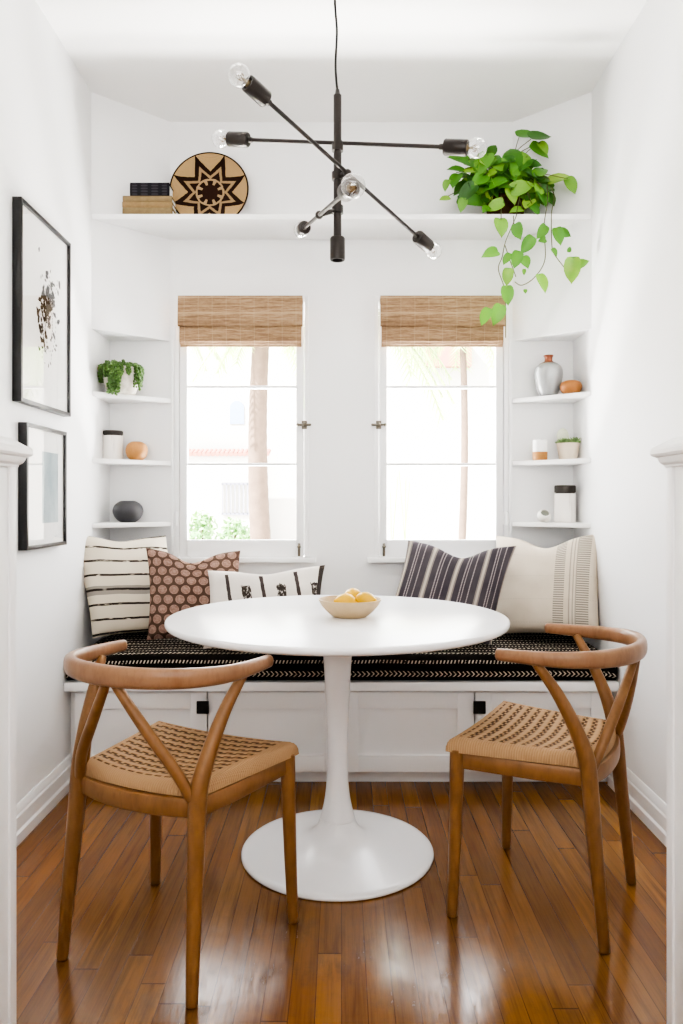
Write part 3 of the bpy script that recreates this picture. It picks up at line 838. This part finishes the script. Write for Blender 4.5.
# ---- leaves
def leaf(bm, c, length, ang, nrm, width=.72, curl=.25, fold=.25, rnd=random):
    """heart shaped leaf; c = centre, ang = direction of the tip seen from the room (0 right, 90 up), nrm = facing"""
    n = Vector(nrm).normalized()
    d = Vector((math.cos(ang), 0, math.sin(ang))); d = (d - n*d.dot(n)).normalized(); s = n.cross(d)
    prof = [(-.40, .0), (-.48, .17), (-.46, .31), (-.35, .42), (-.15, .47), (.07, .435), (.26, .32), (.40, .17), (.49, .06), (.56, .0)]
    rows = []
    for i, (t, wd) in enumerate(prof):
        bend = -curl*length*(max(0, t + .1))**2
        row = []
        for k in (-1, -.5, 0, .5, 1):
            a = abs(k); tt = t if a else (t if i else -.36)
            p = c + d*(tt*length) + s*(k*wd*width*length) + n*(bend + fold*wd*width*length*(a - .15)*(.8))
            row.append(bm.verts.new(p))
        rows.append(row)
    for r0, r1 in zip(rows, rows[1:]):
        for k in range(4):
            bm.faces.new((r0[k], r0[k+1], r1[k+1], r1[k]))
    bmesh.ops.remove_doubles(bm, verts=[v for r in (rows[0], rows[-1]) for v in r], dist=1e-5)
def A(px, py): return (430 + px/4.018, 110 + py/4.018)
def pothos():
    rnd = random.Random(11)
    pc = Vector((at(507, 200, 3.27).x, 3.302, 2.3075))
    t = thing('trailing_pothos', 'lush green pothos in a brown basket trailing from the high shelf', 'plant', pc)
    BASK = Mat('brown_wicker', '#5b4028', .85, .2, vary=.5, vscale=70); 
    bx, by, bz = BASK.xyz(); BASK.bump(((bz*120.0).sin()*(bx*160.0).sin()), .8, .006)
    b = BM(); lathe(b, [(0, .001), (.070, .001), (.076, .01), (.085, .10), (.088, .165), (.090, .172), (.082, .172), (.080, .15), (0, .145)], 40); obj('basket', b, BASK.m, t)
    b = BM(); lathe(b, [(0, .158), (.05, .156), (.0785, .1505), (.0785, .1458), (0, .1458)], 32); obj('soil', b, Mat('potting_soil', '#2b1d13', .95, vary=.4, vscale=90).m, t)
    b = BM()
    ex = [(395, 100, 100, 15, 3.22), (440, 105, 95, 20, 3.20), (520, 275, 100, 5, 3.17), (568, 300, 70, -60, 3.15), (120, 195, 85, 175, 3.18), (112, 240, 75, 190, 3.17), (102, 280, 75, 265, 3.16), (65, 300, 45, 250, 3.16), (60, 355, 45, 215, 3.16),
          (210, 215, 105, 240, 3.17), (250, 160, 60, 60, 3.22), (330, 190, 110, 100, 3.2), (380, 215, 80, 250, 3.18), (440, 160, 85, 330, 3.2), (455, 150, 60, 300, 3.2), (150, 330, 90, 215, 3.15), (180, 365, 70, 200, 3.16), (260, 300, 95, 205, 3.15), (365, 310, 95, 15, 3.15), (330, 340, 70, 280, 3.15),
          (260, 385, 75, 190, 3.15), (440, 310, 90, 240, 3.17), (455, 340, 90, 280, 3.16), (395, 375, 70, 250, 3.16), (350, 400, 55, 200, 3.15), (445, 245, 80, 60, 3.19), (350, 250, 80, 120, 3.18), (300, 250, 70, 80, 3.18), (200, 280, 80, 230, 3.16), (130, 380, 55, 250, 3.15), (420, 395, 60, 300, 3.15), (225, 395, 50, 240, 3.15), (465, 280, 70, 20, 3.18), (270, 215, 85, 150, 3.18), (310, 300, 80, 220, 3.16)]
    stems = BM()
    for (x, y, L, an, dp) in ex:
        c = at(*A(x, y), dp); ln = L/4.018*dp/FPX*1.08
        leaf(b, c, ln, R(an + rnd.uniform(-8, 8)), (rnd.uniform(-.5, .5), -1, rnd.uniform(.1, .9)), .74, rnd.uniform(.1, .5), rnd.uniform(.1, .4))
        d = Vector((math.cos(R(an)), 0, math.sin(R(an)))); s0 = c - d*ln*.36
        top = Vector((pc.x + rnd.uniform(-.06, .06), pc.y + rnd.uniform(-.06, .02), 2.465))
        mid = (s0 + top)/2 + Vector((0, -.01, .04))
        tube(stems, cat([tuple(top), tuple(mid), tuple(s0)], 4), .0017, up=(.2, 1, .1), n=5)
    for k in range(120):
        q = rnd.uniform(0, PI); rr = rnd.uniform(.3, 1.0)
        x = 290 + 200*rr*math.cos(q); y = 372 - 205*rr*math.sin(q); dp = rnd.uniform(3.165, 3.21) if k % 3 else rnd.uniform(3.2, 3.3)
        c = at(*A(x, y), dp)
        leaf(b, c, rnd.uniform(.055, .095), rnd.uniform(0, 2*PI), (rnd.uniform(-.7, .7), -1, rnd.uniform(0, 1.0)), .74, rnd.uniform(.1, .5), rnd.uniform(.1, .4))
    obj_rel(b, 'foliage', POTHOS, t, pc); obj_rel(stems, 'leaf_stems', VINE, t, pc)
    def vine(pts, leaves, dp=3.135):
        b = BM(); P = [tuple(at(*A(x, y), dp + (.03 if i == 0 else 0))) for i, (x, y) in enumerate(pts)]
        tube(b, cat(P, 6), .0021, up=(.1, 1, .1), n=6)
        v = obj_rel(b, 'vine', VINE, t, pc)
        b = BM()
        for (x, y, L, an) in leaves:
            leaf(b, at(*A(x, y), dp - .012), L/4.018*dp/FPX*1.1, R(an), (rnd.uniform(-.7, .7), -1, rnd.uniform(-.2, .7)), .72, rnd.uniform(.1, .5), rnd.uniform(.15, .5))
        o = obj_rel(b, 'vine_leaves', POTHOSY, t, pc); o.parent = v
    vine([(365, 330), (350, 400), (345, 430), (305, 525), (290, 590), (275, 640), (300, 720), (304, 800), (304, 915)],
         [(245, 575, 68, 205), (310, 597, 50, 240), (312, 668, 62, 265), (311, 742, 72, 275), (272, 820, 78, 250), (222, 828, 66, 240)])
    vine([(290, 350), (286, 405), (286, 440)], [(285, 468, 80, 270)])
    vine([(335, 420), (340, 470), (365, 520)], [(352, 485, 66, 290), (392, 540, 70, 235)], 3.125)
    vine([(300, 540), (320, 600), (345, 670)], [(348, 598, 66, 255), (383, 608, 60, 285)], 3.128)
    vine([(470, 300), (472, 370), (458, 470), (462, 600), (420, 672), (370, 704), (340, 690)], [(450, 488, 60, 235), (452, 522, 40, 200), (452, 692, 74, 285), (378, 650, 22, 270), (383, 728, 22, 270)])
    vine([(485, 310), (500, 350), (488, 420), (490, 545), (500, 580), (545, 640)], [(516, 505, 66, 285), (540, 495, 50, 330), (572, 640, 92, 265), (606, 618, 60, 20), (500, 570, 34, 300), (560, 560, 24, 80)], 3.12)
def obj_rel(bm, name, mat, parent, origin, smooth=70):
    bmesh.ops.translate(bm, vec=-Vector(origin), verts=bm.verts)
    return obj(name, bm, mat, parent, smooth)
pothos()

# ---- things in the corner niches
def crackle(name, a, b_, sc):
    w = Mat(name, a, .75, .3, vary=0); n = w.noise(sc, 5); w.color(w.mix(n.step(.35, .7), a, b_)); w.bump(n, .3, .004); return w.m
WHITEPOT = crackle('rough_white_ceramic', '#e6e2da', '#c4bdb0', 30)
TERRA = wood('turned_wood', '#b07f48', '#a2713c', '#8d5f30', .45)
COPPER = Mat('copper_glaze', '#a8703c', .4, .5, metal=.3, vary=.2, vscale=30).m
SLATE = Mat('slate_ceramic', '#4a4a4d', .55, .4, vary=.15, vscale=50).m
GREYV = Mat('grey_glaze', '#a9abab', .3, .5, vary=.12, vscale=18, metal=.35).m
CHAR = Mat('charcoal_lid', '#38332f', .6, .3, vary=.1).m
def marble():
    w = Mat('veined_white_canister', '#e9e4dd', .5, .4, vary=0); n = w.noise(1.0, 4, w.scaled((60, 60, 5)), .6); w.color(w.mix(n.step(.5, .75)*.45, '#ece7e1', '#b9aea4')); return w.m
MARB = marble()
E = .0006
def stand(px, d, shelf): p = at(px, 500, d); return (p.x, d, SHZ[shelf] + E)

# white pot with trailing plant
L = stand(121.5, 3.275, 0)
t = thing('trailing_plant', 'white pot with small green trailing plant on the top niche shelf', 'plant', L)
b = BM(); lathe(b, [(0, 0), (.052, 0), (.060, .006), (.074, .05), (.078, .105), (.077, .116), (.070, .116), (.067, .10), (0, .098)], 40); obj('pot', b, WHITEPOT, t)
b = BM(); rnd = random.Random(5)
def strand(pts):
    P = cat(pts, 5)
    for k, p in enumerate(P):
        for m in range(2):
            q = Vector(p) + Vector((rnd.uniform(-.006, .006), rnd.uniform(-.006, .006), rnd.uniform(-.004, .004)))
            ball(b, q, rnd.uniform(.0042, .0068), 1, (1, 1, 1.2))
for k in range(36):
    a = rnd.uniform(0, 2*PI); r0 = rnd.uniform(.0, .055)
    strand([(r0*math.cos(a), r0*math.sin(a), .110 + rnd.uniform(0, .018)), (.066*math.cos(a), .066*math.sin(a), .122 + rnd.uniform(0, .018))])
for k in range(44):
    a = rnd.uniform(-PI*1.02, .04); ln = rnd.uniform(.02, .05)
    if k < 14: a = rnd.uniform(-2.05, -1.30); ln = rnd.uniform(.06, .128)
    elif k < 22: a = rnd.uniform(-.55, .1); ln = rnd.uniform(.05, .10)
    elif k < 30: a = rnd.uniform(-3.15, -2.6); ln = rnd.uniform(.04, .075)
    ro = rnd.uniform(.083, .092)
    strand([(.066*math.cos(a), .066*math.sin(a), .126), (ro*math.cos(a), ro*math.sin(a), .116), (ro*math.cos(a)*1.02, ro*math.sin(a)*1.02, .115 - ln*.5), (ro*math.cos(a), ro*math.sin(a), .118 - ln)])
obj('foliage', b, PEARL, t, 70)

def canister(name, label, loc, r, h, lid, body, lidm):
    t = thing(name, label, 'jar', loc)
    b = BM(); lathe(b, [(0, 0), (r - .003, 0), (r, .003), (r, h - lid - .001), (r - .002, h - lid), (0, h - lid)], 40); obj('body', b, body, t)
    b = BM(); q = r - .0015; lathe(b, [(0, h - lid + .0004), (q - .003, h - lid + .0004), (q - .003, h - lid + .004), (q + .001, h - lid + .005), (q + .001, h - .003), (q - .002, h), (0, h)], 40); obj('lid', b, lidm, t)
canister('lidded_jar', 'white jar with a black lid beside the tan ball vase', stand(113, 3.325, 1), .044, .130, .022, MARB, CHAR)
canister('lidded_jar', 'tall white canister with charcoal lid beside the tiny white cup', stand(565, 3.322, 2), .046, .163, .036, MARB, CHAR)
def vase(name, label, loc, prof, mat, cat_='vase'):
    b = BM(); lathe(b, cat_p(prof), 44); o = obj(name, b, mat, None, 55); o.location = loc; return tag(o, label, cat_)
def cat_p(prof): return [prof[0]] + cat(prof[1:-1], 4) + [prof[-1]]
vase('ball_vase', 'round tan wooden ball vase beside the black-lidded jar', stand(136.7, 3.318, 1), [(0, 0), (.026, 0), (.040, .014), (.048, .040), (.042, .066), (.026, .079), (.014, .082), (.012, .080), (.014, .072), (0, .064)], TERRA)
vase('round_vase', 'dark slate grey round vase on the lowest niche shelf above the striped pillow', stand(128, 3.318, 2), [(0, 0), (.032, 0), (.052, .016), (.066, .046), (.058, .075), (.036, .092), (.022, .095), (.020, .092), (.022, .082), (0, .07)], SLATE)
L = stand(548.5, 3.322, 0)
t = thing('bottle_vase', 'plump grey bottle vase with a copper coloured neck beside the copper ball', 'vase', L)
b = BM(); lathe(b, [(0, 0)] + cat([(.030, 0), (.040, .01), (.054, .05), (.062, .095), (.058, .125), (.042, .142), (.020, .150)], 4) + [(0, .150)], 44); obj('body', b, GREYV, t, 55)
b = BM(); lathe(b, [(.0, .1505)] + cat([(.040, .1445), (.022, .153), (.0165, .160), (.017, .172), (.021, .180), (.020, .183), (.014, .182)], 4) + [(.011, .165), (0, .162)], 32); obj('neck', b, Mat('copper_neck', '#8d5238', .4, .5, metal=.3, vary=.15).m, t, 55)
vase('ball_vase', 'small copper ball vase beside the grey bottle vase', stand(571, 3.262, 0), [(0, 0), (.026, 0), (.040, .012), (.047, .032), (.041, .052), (.026, .060), (.014, .062), (.012, .060), (.013, .054), (0, .048)], COPPER)
L = stand(540, 3.325, 1)
t = thing('wood_based_cup', 'small white cup with wooden base beside the succulent pot', 'cup', L)
b = BM(); lathe(b, [(0, 0), (.030, 0), (.032, .003), (.033, .036), (0, .036)], 36); obj('base', b, TERRA, t)
b = BM(); lathe(b, [(0, .0364), (.031, .0364), (.031, .088), (.029, .090), (.027, .088), (.027, .042), (0, .042)], 36); obj('cup', b, Mat('white_porcelain', '#eeeeec', .3, vary=.02).m, t)
L = stand(568, 3.318, 1)
t = thing('succulent_pot', 'cream pot of small succulents on the middle niche shelf', 'plant', L)
b = BM(); lathe(b, [(0, 0), (.036, 0), (.038, .003), (.050, .070), (.052, .074), (.046, .074), (.044, .060), (0, .058)], 40); obj('pot', b, Mat('cream_clay', '#e0d2bd', .7, vary=.12, vscale=20).m, t)
b = BM(); rnd = random.Random(9)
for (x, y, s_) in ((-.025, -.018, 1.0), (.022, -.02, 1.15), (0.0, .006, .9), (.034, .008, 1.0), (-.036, .008, .7)):
    for k in range(15):
        a = k*2.4; el = .45 + k*.07; ln = .036*s_*(1 - k*.02)
        d = Vector((math.cos(a)*math.cos(el), math.sin(a)*math.cos(el), math.sin(el)))
        tube(b, [Vector((x, y, .066)), Vector((x, y, .068)) + d*ln*.6, Vector((x, y, .070)) + d*ln], [.003, .0046*s_, .0012], up=(0, .3, 1), n=6)
    tube(b, [(x, y, .05), (x, y, .07)], .004, up=(1, 0, 0), n=6)
obj('succulents', b, SUCC, t, 60)
b = BM(); lathe(b, [(0, .056)] + cat([(.014, .058), (.024, .08), (.026, .108), (.019, .132), (.005, .143)], 4) + [(0, .1435)], 24, (-.018, .018, 0))
o = obj('cactus', b, Mat('pale_cactus', '#c9cdb8', .8, vary=.2, vscale=120).m, t, 60)
L = stand(544, 3.30, 2)
b = BM(); lathe(b, [(0, -.022)] + cat([(.012, -.022), (.026, -.012), (.030, .002), (.026, .016), (.021, .022)], 4) + [(.018, .022), (.021, .012), (.022, .0), (.016, -.010), (0, -.014)], 36)
bmesh.ops.transform(b, matrix=Matrix.Rotation(R(48), 4, 'X') @ Matrix.Rotation(R(0), 4, 'Y'), verts=b.verts)
o = obj('tiny_cup', b, Mat('chalky_white_clay', '#e6e4de', .7, vary=.06).m, None, 55); f_ = BM(); lathe(f_, [(0, .0165), (.008, .017), (.0185, .0150), (.0185, .012), (0, .012)], 24); bmesh.ops.transform(f_, matrix=Matrix.Rotation(R(48), 4, 'X'), verts=f_.verts); obj('filling', f_, Mat('grey_green_filling', '#83867a', .9, vary=.3, vscale=120).m, o, 55)
zm = min(v.co.z for v in o.data.vertices); o.location = (L[0], L[1], L[2] - zm); tag(o, 'tiny white round cup tipped to show its opening, beside the tall canister', 'cup')

# ------------------------------------------------------------------ outside the windows
STUCCO = Mat('white_stucco', '#86837f', .9, .1, vary=.04).m
TILE = Mat('terracotta_tile', '#83594e', .85, .1, vary=.3, vscale=12).m
SKYGLASS = Mat('far_window_glass', '#59657e', .3, .5, vary=.1).m
IRON = Mat('far_grey_iron', '#5c5c66', .7, vary=.1).m
BARK = Mat('palm_bark', '#55483e', .95, .1, vary=.5, vscale=9).m
FROND = leaf_mat('palm_frond', [(0, '#5a7038'), (1, '#8a9458')], .6)
BUSH = leaf_mat('garden_bush', [(0, '#2a5222'), (1, '#577f42')], .6)
b = BM(); box(b, -30, 30, 3.6, 45, -.4, -.3); o = struct('ground', b, Mat('pale_paving', '#e4e1da', .9, .1, vary=.1).m)
D = 20.0
def hx(px): return (px - CX)*D/FPX
def hz(py): return EYE + (HZ - py)*D/FPX
t = thing('neighbour_house', 'white stucco house seen through the windows, with a small arched window', 'house', (0, D, -.3))
def rel(bm, nm, m, smooth=40):
    bmesh.ops.translate(bm, vec=(0, -D, .3), verts=bm.verts); return obj(nm, bm, m, t, smooth)
b = BM(); box(b, -14, 14, D, D + 6, -.3, 5.6); rel(b, 'wall', STUCCO)
b = BM(); box(b, -14, hx(262), D - .9, D - .6, -.3, hz(457)); rel(b, 'garden_wall', STUCCO)
b = BM()
for k in range(36):
    x = hx(120) + k*.115; tube(b, [(x, D - .98, hz(456.5)), (x, D - .52, hz(452))], .06, up=(0, 0, 1), n=8)
rel(b, 'tile_coping', TILE)
b = BM(); ac = hx(237); ar = .19; zb = hz(424); zs = hz(408)
pts = [(ac - ar, zb), (ac + ar, zb)] + [(ac + ar*math.cos(q), zs + ar*math.sin(q)) for q in [k*PI/12 for k in range(13)]]
lo = [b.verts.new((x, D - .02, z)) for x, z in pts]; hi = [b.verts.new((x, D + .02, z)) for x, z in pts]
b.faces.new(lo); b.faces.new(hi[::-1])
for k in range(len(pts)): b.faces.new((lo[k], lo[(k+1) % len(pts)], hi[(k+1) % len(pts)], hi[k]))
rel(b, 'arched_window', SKYGLASS, 0)
b = BM()
for px in range(228, 257, 4): box(b, hx(px) - .014, hx(px) + .014, D - .95, D - .92, hz(514), hz(484))
box(b, hx(227), hx(256), D - .95, D - .92, hz(485.5), hz(483.5)); box(b, hx(227), hx(256), D - .95, D - .92, hz(514.5), hz(512.5)); rel(b, 'barred_gate', IRON)
b = BM(); box(b, hx(425), hx(470), D - .25, D + .2, hz(368), hz(345)); rel(b, 'roof_eave', TILE)
def palm(label, px, d, r, lean, crown):
    p0 = at(px, 560, d); t = thing('palm_tree', label, 'tree', (p0.x, d, -.3), 0, 'palm trees in the garden'); O = Vector((p0.x, d, -.3))
    hgt = 4.6 if not crown else EYE + (HZ - crown)*d/FPX + .3
    b = BM(); P = []; rr = []
    for k in range(44):
        f = k/43; P.append((lean*math.sin(f*2.6) - .0, 0, hgt*f)); rr.append(r*(1 + .04*(k % 2))*(1.15 - .3*f))
    tube(b, P, rr, up=(1, 0, 0), n=14); obj('trunk', b, BARK, t)
    rnd = random.Random(px)
    top = Vector(P[-1])
    for k in range(15):
        a = k*2.4 + rnd.random()*.5; ln = rnd.uniform(.6, 1.0); el = rnd.uniform(.0, 1.0); b = BM(); pts = []
        for q in range(9):
            f = q/8; pts.append(top + Vector((math.cos(a)*ln*f, math.sin(a)*ln*f*.8, ln*(el*f - 1.1*f*f))))
        tube(b, pts, .010, up=(.1, .1, 1), n=5)
        for q in range(1, 9):
            for m in range(3):
                c = pts[q-1].lerp(pts[q], m/3); dr = (pts[q] - pts[q-1]).normalized(); sd = dr.cross(Vector((0, 0, 1)));
                if sd.length < .01: sd = Vector((1, 0, 0))
                sd.normalize()
                for s in (-1, 1):
                    e_ = c + (sd*s*.8 + dr*.6 + Vector((0, 0, -.35)))*.30*(1 - .5*q/8); w_ = dr*.016
                    b.faces.new([b.verts.new(v) for v in (c - w_, c + w_, e_)])
        obj('frond', b, FROND, t, 0)
palm('palm with thick scaly trunk outside the window nearer the framed pictures', 266, 9.0, .115, -.10, 330)
palm('slim pale palm outside the window under the pothos', 459, 10.5, .05, .08, 325)
palm('palm half hidden behind the window frame nearer the framed pictures', 180, 12.0, .05, -.02, 330)
palm('palm half hidden behind the window frame on the charcoal pillow side', 375, 6.6, .05, -.02, 326)
def bush(label, px, py, d, r):
    p = at(px, py, d); t = thing('garden_bush', label, 'bush', (p.x, d, -.3), 0, 'bushes in the garden'); rnd = random.Random(px); H = p.z + .3
    b = BM(); tube(b, [(0, 0, 0), (0, 0, H*.7)], .03, up=(1, 0, 0), n=8); obj('trunk', b, BARK, t)
    b = BM()
    for k in range(420):
        u = Vector((rnd.gauss(0, 1), rnd.gauss(0, 1), rnd.gauss(0, 1))).normalized()*(rnd.uniform(.6, 1))
        c = Vector((u.x*r, u.y*r, H*.55 + u.z*H*.45)); a = Vector((rnd.gauss(0, 1), rnd.gauss(0, 1), rnd.gauss(0, 1))).normalized()*.07; q = a.cross(u).normalized()*.035
        b.faces.new([b.verts.new(v) for v in (c - a, c + q, c + a, c - q)])
    obj('foliage', b, BUSH, t, 0)
bush('rounded green bush beside the garden wall', 202, 508, 14, .34)
bush('low clipped green bush in front of the barred gate', 235, 516, 15, .36)
# reeds outside the second window
t = thing('tall_grass_clump', 'thin arching grass stems outside the window behind the charcoal pillow', 'plant', (at(398, 500, 8).x, 8.0, -.3))
for k in range(7):
    rnd = random.Random(k); b = BM(); x = rnd.uniform(-.12, .12); ln = rnd.uniform(1.2, 1.75); dx = rnd.uniform(-.12, .14)
    tube(b, cat([(x, 0, 0), (x + dx*.3, 0, ln*.5), (x + dx, -.1, ln)], 6), .006, up=(1, 0, 0), n=5); obj('stem', b, FROND, t, 0)

# ------------------------------------------------------------------ light
W = bpy.data.worlds.new('sky'); S.world = W; W.use_nodes = True
bg = W.node_tree.nodes['Background']; sky = W.node_tree.nodes.new('ShaderNodeTexSky'); sky.sky_type = 'HOSEK_WILKIE'; sky.turbidity = 4; sky.ground_albedo = .6
sky.sun_direction = (0, -.62, .78)
mixn = W.node_tree.nodes.new('ShaderNodeMix'); mixn.data_type = 'RGBA'; mixn.inputs[0].default_value = .75
W.node_tree.links.new(sky.outputs[0], mixn.inputs[6]); mixn.inputs[7].default_value = (1, 1, 1, 1)
W.node_tree.links.new(mixn.outputs[2], bg.inputs[0]); bg.inputs[1].default_value = 8.0
def light(name, kind, loc, rot, energy, size=1, sy=None, col=(1, 1, 1)):
    l = bpy.data.lights.new(name, kind); l.energy = energy; l.color = col
    if kind == 'AREA':
        l.shape = 'RECTANGLE'; l.size = size; l.size_y = sy or size
    o = bpy.data.objects.new(name, l); COL.objects.link(o); o.location = loc; o.rotation_euler = rot; return o
o = light('sun', 'SUN', (0, 0, 10), (0, 0, 0), 34.0, col=(1, .97, .93)); o.data.angle = R(1)
o.rotation_euler = Vector((.62, .30, -.72)).to_track_quat('-Z', 'Y').to_euler()
for cx in (-WCX, WCX):
    o = light('window_portal', 'AREA', (cx, YB + .16, 1.44), (R(-90), 0, 0), 1, .58, 1.15); o.data.cycles.is_portal = True
light('room_fill', 'AREA', (0, -.9, 2.72), (R(25), 0, 0), 20, 3.6, 1.6, (1, .985, .965))  # added soft fill from above and behind the camera, not a room fixture
light('ground_bounce_fill', 'AREA', (0, 4.08, .22), (R(154), 0, 0), 300, 2.2, .3, (1, .99, .97))  # unseen lamp added below the sills, imitates sunlight bounced up off the paving
light('ceiling_bounce_fill', 'AREA', (0, -1.2, 1.5), (R(150), 0, 0), 34, 2.5, 1.5, (1, .99, .97))  # added upward fill behind the camera to brighten the ceiling
# ------------------------------------------------------------------ camera
cd = bpy.data.cameras.new('camera'); cam = bpy.data.objects.new('camera', cd); COL.objects.link(cam)
cam.location = (0, 0, EYE); cam.rotation_euler = (PI/2, 0, 0)
cd.sensor_fit = 'VERTICAL'; cd.sensor_height = 36; cd.sensor_width = 24; cd.lens = FPX/1024*36
cd.shift_y = -(512 - HZ)/1024; cd.clip_start = .05
S.camera = cam
# ------------------------------------------------------------------ look
S.view_settings.view_transform = 'AgX'; S.view_settings.look = 'AgX - High Contrast'; S.view_settings.exposure = 1.28
S.cycles.use_denoising = True; S.cycles.max_bounces = 10; S.cycles.diffuse_bounces = 6; S.cycles.transparent_max_bounces = 16
S.cycles.caustics_reflective = False; S.cycles.sample_clamp_indirect = 6
